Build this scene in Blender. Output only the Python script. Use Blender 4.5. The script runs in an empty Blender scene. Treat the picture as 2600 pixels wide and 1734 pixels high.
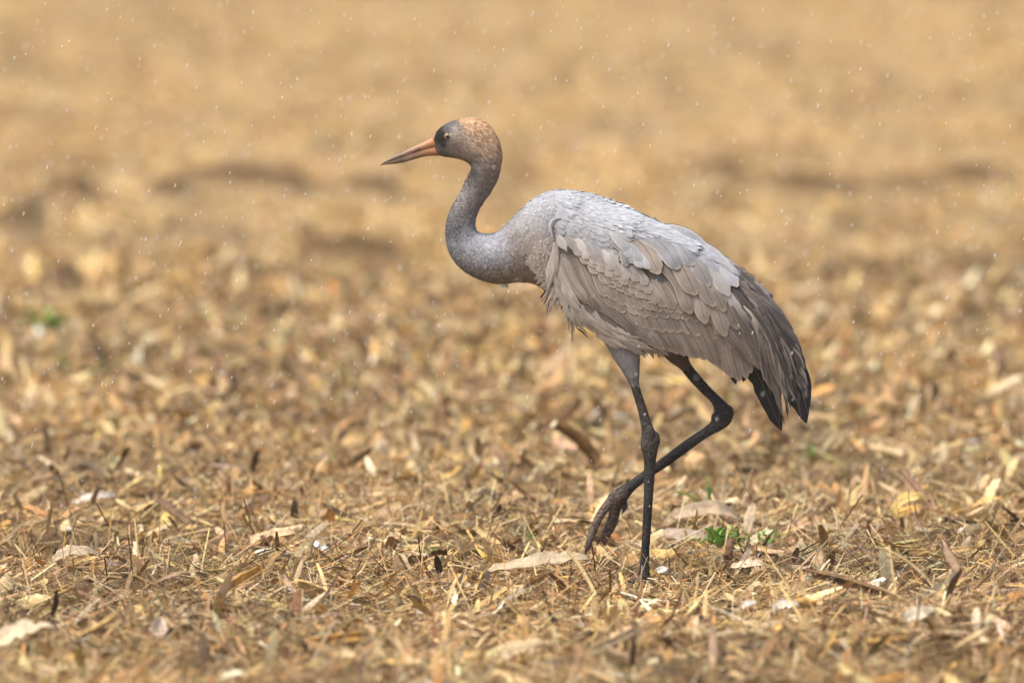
import bpy, bmesh, math, random
import numpy as np
from mathutils import Vector, Matrix
from mathutils.bvhtree import BVHTree

random.seed(7)
rng = np.random.default_rng(11)
scene = bpy.context.scene
C = scene.collection

# ------------------------------------------------------------------ camera
CAM_D, CAM_H, AIM_Z = 25.0, 2.2, 0.608
cam_data = bpy.data.cameras.new('camera')
cam = bpy.data.objects.new('camera', cam_data)
C.objects.link(cam)
cam.location = (0, -CAM_D, CAM_H)
aim = Vector((0, 0, AIM_Z))
cam.rotation_euler = (aim - cam.location).to_track_quat('-Z', 'Y').to_euler()
cam_data.sensor_width = 36.0
cam_data.lens = 36.0 * (aim - cam.location).length / 2.6
cam_data.clip_start = 0.5
cam_data.clip_end = 5000
cam_data.dof.use_dof = True
cam_data.dof.focus_distance = (aim - cam.location).length - 0.05
cam_data.dof.aperture_fstop = cam_data.lens / 1000 / 0.132
scene.camera = cam

# ------------------------------------------------------------------ sky, sun, exposure
SUN_EL, SUN_AZ = math.radians(60), math.radians(-125)     # azimuth from +Y (behind the bird) towards +X
w = bpy.data.worlds.new('World')
scene.world = w
w.use_nodes = True
nt = w.node_tree
nt.nodes.clear()
sky = nt.nodes.new('ShaderNodeTexSky')
sky.sky_type = 'NISHITA'
sky.sun_disc = False
sky.sun_elevation = SUN_EL
sky.sun_rotation = SUN_AZ
sky.air_density = 1.0
sky.dust_density = 6.0
sky.ozone_density = 0.6
bg = nt.nodes.new('ShaderNodeBackground')
bg.inputs['Strength'].default_value = 0.12
wo = nt.nodes.new('ShaderNodeOutputWorld')
nt.links.new(sky.outputs[0], bg.inputs[0])
nt.links.new(bg.outputs[0], wo.inputs[0])
sl = bpy.data.lights.new('sun', 'SUN')
sl.energy = 1.9
sl.angle = math.radians(32)
sl.color = (1.0, 0.945, 0.86)
so = bpy.data.objects.new('sun', sl)
C.objects.link(so)
sd = Vector((math.sin(SUN_AZ) * math.cos(SUN_EL), math.cos(SUN_AZ) * math.cos(SUN_EL), math.sin(SUN_EL)))
so.rotation_euler = sd.to_track_quat('Z', 'Y').to_euler()
vs = scene.view_settings
vs.view_transform = 'Standard'
vs.look = 'None'
vs.gamma = 1.0
vs.exposure = 0.66
vs.use_curve_mapping = False
scene.cycles.use_denoising = True
scene.cycles.max_bounces = 6
scene.cycles.diffuse_bounces = 2
scene.cycles.transparent_max_bounces = 4
scene.cycles.volume_bounces = 1

# ------------------------------------------------------------------ helpers
def P(px, py, y=0.0):                       # photograph pixel in the plane of the bird: 1 px = 1 mm
    return Vector(((px - 1300) / 1000, y, (1475 - py) / 1000))

def ground_at(px, py, z=0.0):               # where that line of sight meets the field
    o = Vector(cam.location)
    d = P(px, py) - o
    k = (z - o.z) / d.z
    return o + d * k

def tag(o, label=None, cat=None, group=None, kind=None):
    if label: o['label'] = label
    if cat: o['category'] = cat
    if group: o['group'] = group
    if kind: o['kind'] = kind
    return o

def empty(name, loc, parent=None):
    o = bpy.data.objects.new(name, None)
    o.empty_display_size = 0.05
    C.objects.link(o)
    o.location = loc
    if parent: o.parent = parent
    return o

def mesh_np(name, verts, faces, col=None, uv=None, smooth=True):
    """faces: (n,3) or (n,4) int array; col: (nv,4); uv: (nv,2) per vertex"""
    verts = np.asarray(verts, np.float32).reshape(-1, 3)
    faces = np.asarray(faces, np.int32)
    me = bpy.data.meshes.new(name)
    k = faces.shape[1]
    me.vertices.add(len(verts))
    me.vertices.foreach_set('co', verts.ravel())
    me.loops.add(faces.size)
    me.loops.foreach_set('vertex_index', faces.ravel())
    me.polygons.add(len(faces))
    me.polygons.foreach_set('loop_start', np.arange(0, faces.size, k, dtype=np.int32))
    me.update(calc_edges=True)
    if smooth:
        me.polygons.foreach_set('use_smooth', np.ones(len(faces), bool))
    if col is not None:
        a = me.color_attributes.new('Col', 'FLOAT_COLOR', 'POINT')
        a.data.foreach_set('color', np.asarray(col, np.float32).ravel())
    if uv is not None:
        l = me.uv_layers.new(name='UVMap')
        l.data.foreach_set('uv', np.asarray(uv, np.float32)[faces.ravel()].ravel())
    me.validate()
    return me

def obj(name, me, mat, parent=None):
    if mat and not me.materials:
        me.materials.append(mat)
    o = bpy.data.objects.new(name, me)
    C.objects.link(o)
    if parent: o.parent = parent
    return o

def grid_faces(nu, nv, wrap=False):
    """nu rings of nv verts"""
    i = np.arange(nu - 1)[:, None]
    j = np.arange(nv if wrap else nv - 1)[None, :]
    j2 = (j + 1) % nv
    f = np.stack([i * nv + j, i * nv + j2, (i + 1) * nv + j2, (i + 1) * nv + j], -1)
    return f.reshape(-1, 4)

def catmull(pts, n):
    pts = np.asarray(pts, float)
    if len(pts) == 2:
        t = np.linspace(0, 1, n)[:, None]
        return pts[0] * (1 - t) + pts[1] * t
    d = np.r_[0, np.cumsum(np.linalg.norm(np.diff(pts[:, :2], axis=0), axis=1) + 1e-6)]
    t = np.linspace(0, d[-1], n)
    m = np.gradient(pts, d, axis=0)
    k = np.clip(np.searchsorted(d, t, 'right') - 1, 0, len(pts) - 2)
    h = (d[k + 1] - d[k])[:, None]
    s = ((t - d[k]) / h[:, 0])[:, None]
    h00 = 2 * s**3 - 3 * s**2 + 1; h10 = s**3 - 2 * s**2 + s; h01 = -2 * s**3 + 3 * s**2; h11 = s**3 - s**2
    return h00 * pts[k] + h10 * h * m[k] + h01 * pts[k + 1] + h11 * h * m[k + 1]

def vnoise(x, y, seed=0, o=3):
    """smooth value noise on numpy arrays, about -1..1"""
    x = np.asarray(x, float); y = np.asarray(y, float)
    out = np.zeros(np.broadcast(x, y).shape); a = 1.0; tot = 0
    for k in range(o):
        xi = np.floor(x).astype(np.int64); yi = np.floor(y).astype(np.int64)
        fx = x - xi; fy = y - yi
        fx = fx * fx * (3 - 2 * fx); fy = fy * fy * (3 - 2 * fy)
        def h(a_, b_):
            n = (a_ * 374761393 + b_ * 668265263 + (seed + k * 17) * 1442695041) & 0x7fffffff
            n = ((n ^ (n >> 13)) * 1274126177) & 0x7fffffff
            return ((n ^ (n >> 16)) & 0xffff) / 32767.5 - 1
        v = (h(xi, yi) * (1 - fx) + h(xi + 1, yi) * fx) * (1 - fy) + (h(xi, yi + 1) * (1 - fx) + h(xi + 1, yi + 1) * fx) * fy
        out = out + a * v; tot += a; a *= 0.5; x = x * 2.03 + 7.1; y = y * 2.03 + 3.7
    return out / tot

# ------------------------------------------------------------------ materials
def new_mat(name):
    m = bpy.data.materials.new(name)
    m.use_nodes = True
    n = m.node_tree.nodes
    return m, n, m.node_tree.links, n['Principled BSDF']

def N(n, typ, **kw):
    x = n.new(typ)
    for k, v in kw.items():
        if k.startswith('i_'):
            x.inputs[k[2:].replace('_', ' ')].default_value = v
        else:
            setattr(x, k, v)
    return x

def math_node(n, l, op, a, b=None, clamp=False):
    x = n.new('ShaderNodeMath'); x.operation = op; x.use_clamp = clamp
    for i, v in enumerate((a, b)):
        if v is None: continue
        if isinstance(v, (int, float)): x.inputs[i].default_value = v
        else: l.new(v, x.inputs[i])
    return x.outputs[0]

def mixc(n, l, fac, a, b, typ='MIX'):
    x = n.new('ShaderNodeMix'); x.data_type = 'RGBA'; x.blend_type = typ
    for s, v in ((x.inputs['Factor'], fac), (x.inputs['A'], a), (x.inputs['B'], b)):
        if isinstance(v, (int, float)): s.default_value = v
        elif isinstance(v, tuple): s.default_value = v if len(v) == 4 else v + (1,)
        else: l.new(v, s)
    return x.outputs['Result']

def col_mat(name, rough=0.7, noise=60.0, amt=0.25, bump=0.0, bscale=200.0, spec=0.3, stretch=None, trans=0.0, gain=1.0):
    """colour attribute Col broken up by fine noise"""
    m, n, l, b = new_mat(name)
    ca = N(n, 'ShaderNodeVertexColor', layer_name='Col')
    tc = N(n, 'ShaderNodeTexCoord')
    vec = tc.outputs['Object']
    if stretch:
        mp = N(n, 'ShaderNodeMapping'); mp.inputs['Scale'].default_value = stretch
        l.new(vec, mp.inputs['Vector']); vec = mp.outputs[0]
    nz = N(n, 'ShaderNodeTexNoise', i_Scale=noise, i_Detail=4.0, i_Roughness=0.65)
    l.new(vec, nz.inputs['Vector'])
    g_ = math_node(n, l, 'MULTIPLY_ADD', nz.outputs['Fac'], gain, True); g_.node.inputs[2].default_value = .5 - .5 * gain
    f = math_node(n, l, 'MULTIPLY_ADD', g_, 2 * amt)
    f.node.inputs[2].default_value = 1 - amt
    cc = N(n, 'ShaderNodeCombineColor')
    for i in range(3): l.new(f, cc.inputs[i])
    out = mixc(n, l, 1.0, ca.outputs['Color'], cc.outputs[0], 'MULTIPLY')
    l.new(out, b.inputs['Base Color'])
    b.inputs['Roughness'].default_value = rough
    b.inputs['Specular IOR Level'].default_value = spec
    if bump:
        nb = N(n, 'ShaderNodeTexNoise', i_Scale=bscale, i_Detail=3.0)
        l.new(vec, nb.inputs['Vector'])
        bp = N(n, 'ShaderNodeBump', i_Strength=bump, i_Distance=0.004)
        l.new(nb.outputs['Fac'], bp.inputs['Height']); l.new(bp.outputs[0], b.inputs['Normal'])
    if trans:
        tr = N(n, 'ShaderNodeBsdfTranslucent'); l.new(out, tr.inputs['Color'])
        ms = N(n, 'ShaderNodeMixShader'); ms.inputs[0].default_value = trans
        l.new(b.outputs[0], ms.inputs[1]); l.new(tr.outputs[0], ms.inputs[2])
        l.new(ms.outputs[0], n['Material Output'].inputs['Surface'])
    return m

M = {}
M['plumage'] = col_mat('plumage', 0.8, 45, 0.10, 0.04, 260, 0.2, gain=2.0)
M['leg'] = col_mat('leg_skin', 0.6, 170, 0.9, 0.9, 220, 0.35, gain=3.5)
M['bill'] = col_mat('bill_horn', 0.45, 90, 0.25, 0.15, 120, 0.45, (0.35, 1, 1.6))
M['residue'] = col_mat('maize_residue', 0.62, 70, 0.35, 0.5, 160, 0.3, trans=0.08, gain=2.5)
M['chaff'] = col_mat('chaff', 0.62, 60, 0.22, 0, 1, 0.3, trans=0.12)
M['green'] = col_mat('green_leaf', 0.5, 90, 0.2, 0.2, 120, 0.4, trans=0.25)
M['stone'] = col_mat('pale_stone', 0.7, 60, 0.25, 0.6, 90, 0.3)

def feather_mat():
    m, n, l, b = new_mat('feather')
    ca = N(n, 'ShaderNodeVertexColor', layer_name='Col')
    uv = N(n, 'ShaderNodeUVMap', uv_map='UVMap')
    sp = N(n, 'ShaderNodeSeparateXYZ'); l.new(uv.outputs[0], sp.inputs[0])
    u, v = sp.outputs[0], sp.outputs[1]
    c = math_node(n, l, 'ABSOLUTE', math_node(n, l, 'SUBTRACT', u, 0.5))       # 0 at the shaft, .5 at the edge
    # barbs: fine stripes running obliquely outwards
    t = math_node(n, l, 'SUBTRACT', math_node(n, l, 'MULTIPLY', v, 1.0), math_node(n, l, 'MULTIPLY', c, 0.45))
    oi = N(n, 'ShaderNodeObjectInfo')
    cb = N(n, 'ShaderNodeCombineXYZ')
    l.new(math_node(n, l, 'MULTIPLY', t, 60.0), cb.inputs[0]); l.new(math_node(n, l, 'MULTIPLY', u, 2.0), cb.inputs[1])
    l.new(math_node(n, l, 'MULTIPLY', oi.outputs['Random'], 50.0), cb.inputs[2])
    nz = N(n, 'ShaderNodeTexNoise', i_Scale=1.0, i_Detail=3.0, i_Roughness=0.7)
    l.new(cb.outputs[0], nz.inputs['Vector'])
    bar = math_node(n, l, 'MULTIPLY_ADD', nz.outputs['Fac'], 0.7); bar.node.inputs[2].default_value = 0.66
    tc = N(n, 'ShaderNodeTexCoord')
    n2 = N(n, 'ShaderNodeTexNoise', i_Scale=26.0, i_Detail=4.0); l.new(tc.outputs['Object'], n2.inputs['Vector'])
    blot = math_node(n, l, 'MULTIPLY_ADD', n2.outputs['Fac'], 0.6); blot.node.inputs[2].default_value = 0.7
    rv = math_node(n, l, 'MULTIPLY_ADD', oi.outputs['Random'], 0.4); rv.node.inputs[2].default_value = 0.82
    f = math_node(n, l, 'MULTIPLY', math_node(n, l, 'MULTIPLY', bar, blot), rv)
    cc = N(n, 'ShaderNodeCombineColor')
    for i in range(3): l.new(f, cc.inputs[i])
    col = mixc(n, l, 1.0, ca.outputs['Color'], cc.outputs[0], 'MULTIPLY')
    # pale fringe along edge and tip; on the palest feathers painted shadow lines
    e1 = math_node(n, l, 'SMOOTHSTEP' if False else 'SUBTRACT', c, 0.40)
    e1 = math_node(n, l, 'MULTIPLY', e1, 12.0, True)
    e2 = math_node(n, l, 'MULTIPLY', math_node(n, l, 'SUBTRACT', v, 0.935), 18.0, True)
    e = math_node(n, l, 'MAXIMUM', e1, e2)
    e = math_node(n, l, 'MULTIPLY', e, ca.outputs['Alpha'], True)
    lum0 = N(n, 'ShaderNodeRGBToBW'); l.new(ca.outputs['Color'], lum0.inputs[0])
    fcol = mixc(n, l, math_node(n, l, 'MULTIPLY', math_node(n, l, 'SUBTRACT', lum0.outputs[0], .43), 30.0, True), (0.78, 0.68, 0.56), (0.22, 0.22, 0.235))  # palest feathers get a dark edge as a painted shadow line
    col = mixc(n, l, e, col, fcol)
    # dark shaft
    s = math_node(n, l, 'MULTIPLY', math_node(n, l, 'SUBTRACT', 0.035, c), 60.0, True)
    lum = N(n, 'ShaderNodeRGBToBW'); l.new(ca.outputs['Color'], lum.inputs[0])
    s = math_node(n, l, 'MULTIPLY', s, math_node(n, l, 'MULTIPLY', math_node(n, l, 'SUBTRACT', .46, lum.outputs[0]), 3.2, True))
    col = mixc(n, l, s, col, (0.06, 0.045, 0.04))
    l.new(col, b.inputs['Base Color'])
    b.inputs['Roughness'].default_value = 0.62
    b.inputs['Specular IOR Level'].default_value = 0.3
    bp = N(n, 'ShaderNodeBump', i_Strength=0.35, i_Distance=0.002)
    l.new(nz.outputs['Fac'], bp.inputs['Height']); l.new(bp.outputs[0], b.inputs['Normal'])
    return m
M['feather'] = feather_mat()

def plain(name, col, rough=0.5, spec=0.4):
    m, n, l, b = new_mat(name)
    tc = N(n, 'ShaderNodeTexCoord')
    nz = N(n, 'ShaderNodeTexNoise', i_Scale=150.0, i_Detail=2.0)
    l.new(tc.outputs['Object'], nz.inputs['Vector'])
    out = mixc(n, l, nz.outputs['Fac'], tuple(c * 0.8 for c in col), tuple(min(1, c * 1.2) for c in col))
    l.new(out, b.inputs['Base Color'])
    b.inputs['Roughness'].default_value = rough
    b.inputs['Specular IOR Level'].default_value = spec
    return m
M['claw'] = plain('claw_horn', (0.02, 0.018, 0.016), 0.4)
M['iris'] = plain('iris', (0.30, 0.20, 0.09), 0.25)
M['pupil'] = plain('pupil', (0.004, 0.004, 0.004), 0.08, 0.6)
M['eye_ring'] = plain('eye_ring', (0.13, 0.10, 0.07), 0.6)
M['drop'] = plain('white_drops', (0.86, 0.86, 0.86), 0.25, 0.5)  # drops painted white for the bright sky that clear water would refract

# ------------------------------------------------------------------ the field: one sheet to the horizon
SOIL = []                                   # bare damp soil patches: (x, y, rx, ry, strength)
def soil(px, py, rpx, rpy, s=1.0):
    g = ground_at(px, py); g2 = ground_at(px, py - rpy); k = (g - Vector(cam.location)).length / CAM_D
    if py < 780: rpx *= 1.35; s = min(1.0, s * 1.3)
    SOIL.append((g.x, g.y, rpx / 1000 * k, max(0.15, (g2.y - g.y)), s))
for a in ((430, 525, 60, 12), (560, 492, 90, 14), (700, 515, 70, 10), (950, 520, 70, 12), (185, 520, 60, 14), (2480, 490, 90, 14),
          (2300, 520, 70, 8, .7), (2060, 520, 90, 8, .8), (1830, 480, 60, 10, .7), (640, 735, 80, 8, .8), (880, 700, 110, 12, .8), (30, 600, 60, 20, .7),
          (160, 740, 40, 20, .7), (2130, 600, 40, 14, .6), (2440, 720, 50, 12, .6), (2170, 740, 40, 10, .6), (2560, 930, 60, 8, .7),
          (255, 890, 36, 9, .8), (560, 990, 50, 9, .9), (2500, 1150, 80, 12, .9), (2270, 1215, 50, 10, .7), (330, 30, 60, 8, .5), (20, 190, 60, 12, .5),
          (770, 1075, 50, 8, .6), (1780, 1190, 40, 7, .7), (870, 935, 60, 7, .6), (2380, 1530, 120, 10, .8), (1000, 1570, 40, 6, .7)):
    soil(*a)
_sr = np.random.default_rng(5)
for k in range(90):
    yy = _sr.uniform(1, 60)
    SOIL.append((_sr.uniform(-1, 1) * (2 + yy * 0.13), yy, _sr.uniform(.06, .25), _sr.uniform(.1, .5) * (1 + yy / 30), _sr.uniform(.2, .7)))
SOIL = np.array([s if len(s) == 5 else s + (1.0,) for s in SOIL])

def soil_mask(x, y):
    x = np.asarray(x, float); y = np.asarray(y, float)
    m = np.zeros(x.shape)
    wob = 1 + 0.45 * vnoise(x * 4, y * 2, 3)
    for sx, sy, rx, ry, s in SOIL:
        sel = (np.abs(x - sx) < 2.2 * rx) & (np.abs(y - sy) < 2.2 * ry)
        if sel.any():
            d = ((x[sel] - sx) / rx) ** 2 + ((y[sel] - sy) / ry) ** 2
            m[sel] = np.maximum(m[sel], s * np.clip(1.5 * wob[sel] - d, 0, 1))
    return m

def terrain(x, y):
    x = np.asarray(x, float); y = np.asarray(y, float)
    z = 0.03 * vnoise(x * 0.9 + 3, y * 0.7, 21, 2) + 0.028 * vnoise(x * 4.2, y * 3.3, 22, 2)
    z = z + 0.03 * vnoise(x * 0.25, y * 0.12, 29, 2) * np.clip(y / 10, 0, 1)
    near = np.exp(-((x - 0.33) ** 2 / 0.8 + y ** 2 / 3.0))
    return (z * (1 - 0.85 * near) - .010 * near) * np.exp(-np.maximum(0, np.hypot(x, y) - 150) / 100)

def axis(lo, hi, step, far):
    a = np.arange(lo, hi + step / 2, step)
    g = []; s = step; p = hi
    while p < far:
        s *= 1.35; p += s; g.append(p)
    h = []; s = step; p = lo
    while p > -far:
        s *= 1.35; p -= s; h.append(p)
    return np.array(h[::-1] + list(a) + g)
gx = axis(-4, 4, 0.08, 2000)
ya = np.arange(-5, 9, 0.06); yb = np.arange(9, 75, 0.16)
gy = np.concatenate([axis(-5, -4.9, 0.06, 2000)[:-30] if False else -5 - np.cumsum(0.06 * 1.35 ** np.arange(1, 33))[::-1], ya, yb, 75 + np.cumsum(0.16 * 1.35 ** np.arange(1, 30))])
X, Y = np.meshgrid(gx, gy)
Z = terrain(X, Y) + 0.012 * vnoise(X * 11, Y * 9, 40, 2) * (np.abs(X) < 4.1)
sm = soil_mask(X, Y)
mix = 0.5 + 0.5 * vnoise(X * 3, Y * 2, 8)
mix2 = 0.5 + 0.5 * vnoise(X * 0.8, Y * 0.35, 9)
straw = np.array([0.36, 0.25, 0.115]); brown = np.array([0.07, 0.043, 0.024]); wet = np.array([0.10, 0.058, 0.026]); pale = np.array([0.48, 0.36, 0.20])
far = np.clip((Y - 3) / 15, 0, 1)[..., None]
colr = (brown * (1 - .6 * mix[..., None]) + straw * .6 * mix[..., None]) * (1 - far) + far * (straw * (1 - mix2[..., None]) + pale * mix2[..., None])  # near soil coloured darker to deepen the shaded gaps in the litter
colr = colr * (1 - sm[..., None]) + wet * sm[..., None]
colr = np.concatenate([colr, np.ones(colr.shape[:2] + (1,))], -1)
Zg = Z + sm * 0.13 * np.clip((Y - 4) / 10, 0, 1)
fm, n_, l_, b_ = new_mat('field_soil')
ca = N(n_, 'ShaderNodeVertexColor', layer_name='Col')
tc = N(n_, 'ShaderNodeTexCoord')
n1 = N(n_, 'ShaderNodeTexNoise', i_Scale=22.0, i_Detail=6.0, i_Roughness=0.7); l_.new(tc.outputs['Object'], n1.inputs['Vector'])
f_ = math_node(n_, l_, 'MULTIPLY_ADD', n1.outputs['Fac'], 1.5); f_.node.inputs[2].default_value = 0.25
cc_ = N(n_, 'ShaderNodeCombineColor')
for i in range(3): l_.new(f_, cc_.inputs[i])
l_.new(mixc(n_, l_, 1.0, ca.outputs['Color'], cc_.outputs[0], 'MULTIPLY'), b_.inputs['Base Color'])
b_.inputs['Roughness'].default_value = 1.0; b_.inputs['Specular IOR Level'].default_value = 0.05
bp_ = N(n_, 'ShaderNodeBump', i_Strength=0.8, i_Distance=0.02); l_.new(n1.outputs['Fac'], bp_.inputs['Height']); l_.new(bp_.outputs[0], b_.inputs['Normal'])
tag(obj('field', mesh_np('field', np.stack([X, Y, Zg], -1), grid_faces(len(gy), len(gx)), colr.reshape(-1, 4)), fm), kind='structure')

# ------------------------------------------------------------------ maize residue (uncountable chaff)
PAL = np.array([[0.48, 0.335, 0.165], [0.58, 0.445, 0.265], [0.34, 0.22, 0.105], [0.19, 0.112, 0.055], [0.38, 0.305, 0.21], [0.52, 0.325, 0.115],
                [0.66, 0.55, 0.39], [0.08, 0.05, 0.03], [0.38, 0.205, 0.08], [0.74, 0.69, 0.61]])
PW = np.array([.21, .17, .15, .14, .11, .06,   .05, .08, .04, .007]); PW = PW / PW.sum()
PAL = PAL * np.array([1.10, 1.065, .93])

def rand_cols(n, r, jit=0.22, w=PW):
    c = PAL[r.choice(len(PAL), n, p=w)]
    return np.clip(c * (1 + jit * r.normal(size=(n, 1))) * (1 + 0.06 * r.normal(size=(n, 3))), 0.01, 0.85)

def scatter(n, x0, x1, y0, y1, r, fan=0.0, soilcut=1.0):
    y = r.uniform(y0, y1, n)
    x = r.uniform(-1, 1, n) * (x1 + fan * (y - y0))
    keep = r.uniform(size=n) > soil_mask(x, y) * soilcut * np.clip(.75 + y / 20, 0, 1.05)
    keep &= r.uniform(size=n) < .72 + .75 * vnoise(x * 6, y * 5, 71, 2)
    # keep clear of the legs
    keep &= ~((np.abs(x - 0.337) < 0.02) & (np.abs(y + 0.055) < 0.02))
    return x[keep], y[keep]

def ribbons(x, y, z, L, W, yaw, pitch, roll, curl, col, nseg=2, fold=0.25):
    """n curved folded strips; returns verts, faces, colours"""
    n = len(x); k = nseg + 1
    t = np.linspace(-0.5, 0.5, k)[None, :, None]
    s = np.array([-0.5, 0, 0.5])[None, None, :]
    taper = 1 - 0.55 * np.abs(2 * t) ** 2.5
    lx = t * L[:, None, None] + 0 * s
    ly = s * W[:, None, None] * taper
    lz = curl[:, None, None] * L[:, None, None] * (0.25 - t ** 2) * 2 + fold * W[:, None, None] * (0.5 - np.abs(s)) * taper
    cr, sr = np.cos(roll)[:, None, None], np.sin(roll)[:, None, None]
    ly, lz = ly * cr - lz * sr, ly * sr + lz * cr
    cp, sp_ = np.cos(pitch)[:, None, None], np.sin(pitch)[:, None, None]
    lx, lz = lx * cp - lz * sp_, lx * sp_ + lz * cp
    cy, sy = np.cos(yaw)[:, None, None], np.sin(yaw)[:, None, None]
    vx = lx * cy - ly * sy + x[:, None, None]; vy = lx * sy + ly * cy + y[:, None, None]
    vz = lz + z[:, None, None]
    v = np.stack([vx + 0 * vz, vy + 0 * vz, vz + 0 * vx], -1).reshape(-1, 3)
    f = grid_faces(k, 3)
    F = (f[None] + (np.arange(n) * k * 3)[:, None, None]).reshape(-1, 4)
    cc = np.repeat(np.concatenate([col, np.ones((n, 1))], 1), k * 3, 0)
    return v, F, cc

def residue(name, n, reg, Lr, Wr, r, nseg, fan, zr, pit=0.22, up=0.06, curl=0.15, w=PW, mat='chaff', label='', cat='chaff', fold=0.25, jit=0.22):
    x, y = scatter(n, -reg[0], reg[0], reg[1], reg[2], r, fan)
    n = len(x)
    L = np.exp(r.uniform(np.log(Lr[0]), np.log(Lr[1]), n)); W = np.exp(r.uniform(np.log(Wr[0]), np.log(Wr[1]), n))
    W = np.minimum(W, L * 0.6)
    pitch = r.normal(0, pit, n)
    u = r.uniform(size=n) < up
    pitch[u] = r.uniform(0.4, 1.25, u.sum())
    z = terrain(x, y) + r.uniform(zr[0], zr[1], n) * (1 - .7 * np.exp(-((x - .33) ** 2 / .05 + (y + .2) ** 2 / .5))) * (0.5 + 0.5 * vnoise(x * 5, y * 4, 51) + 0.3) + np.abs(np.sin(pitch)) * L * 0.36
    yaw = r.uniform(0, 2 * np.pi, n)
    c = rand_cols(n, r, jit, w=w) * (1 + 0.45 * vnoise(x * 2.2, y * 1.2, 61))[:, None]
    tint = vnoise(x * 1.3, y * 0.9, 63)[:, None]
    c = c * (1 + tint * np.array([[0.05, 0.0, -0.10]]))
    v, F, cc = ribbons(x, y, z, L, W, yaw, pitch, r.normal(0, 0.5, n), r.normal(0, curl, n), np.clip(c, .01, .85), nseg, fold)
    return tag(obj(name, mesh_np(name, v, F, cc), M[mat]), label, cat, kind='stuff')

r1 = np.random.default_rng(101)
residue('fine_chaff', 150000, (2.3, -3.2, 5.0), (0.02, 0.10), (0.0016, 0.0045), r1, 1, 0.08, (-0.002, 0.05), 0.34, 0.12, 0.04,
        label='fine chopped straw and chaff covering the stubble field', cat='chaff')
residue('straw_bits', 85000, (2.3, -3.2, 7.0), (0.035, 0.17), (0.003, 0.010), r1, 1, 0.08, (0.0, 0.055), 0.30, 0.10, 0.03,
        label='broken straw bits strewn over the stubble field', cat='straw')
residue('stalk_splinters', 11000, (2.3, -3.2, 9.0), (0.05, 0.19), (0.007, 0.016), r1, 1, 0.08, (0.005, 0.055), 0.28, 0.09, 0.02, mat='residue',
        label='stiff splinters of maize stalk scattered over the field', cat='splinters', fold=.6)
residue('husk_fragments', 30000, (2.3, -3.2, 9.0), (0.025, 0.12), (0.009, 0.030), r1, 3, 0.08, (0.004, 0.055), 0.35, 0.10, 0.14, mat='residue',
        label='shredded maize husk and leaf fragments on the field', cat='husks', fold=.15)
residue('middle_residue', 46000, (3.2, 4.5, 14.0), (0.035, 0.15), (0.010, 0.04), r1, 2, 0.12, (0.0, 0.06), 0.34, 0.12, 0.15,
        label='chopped maize litter covering the field just behind the crane', cat='straw')
residue('distant_residue', 230000, (4.2, 12.0, 72.0), (0.05, 0.18), (0.015, 0.05), r1, 1, 0.13, (0.0, 0.035), 0.25, 0.05, 0.1, w=np.array([.33, .22, .19, .05, .10, .08, .03, .0, .0, .0]), jit=.18,
        label='chopped maize litter covering the field far behind the crane', cat='straw')

# ------------------------------------------------------------------ the crane
crane = empty('crane', P(1636, 1475, -0.055))
tag(crane, 'young grey crane with rusty brown head walking through maize litter, one foot lifted', 'crane')
ORG = Vector(crane.location)

def rel(v):                                  # world -> crane space
    v = np.asarray(v, float).reshape(-1, 3)
    return v - np.array(ORG)

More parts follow.
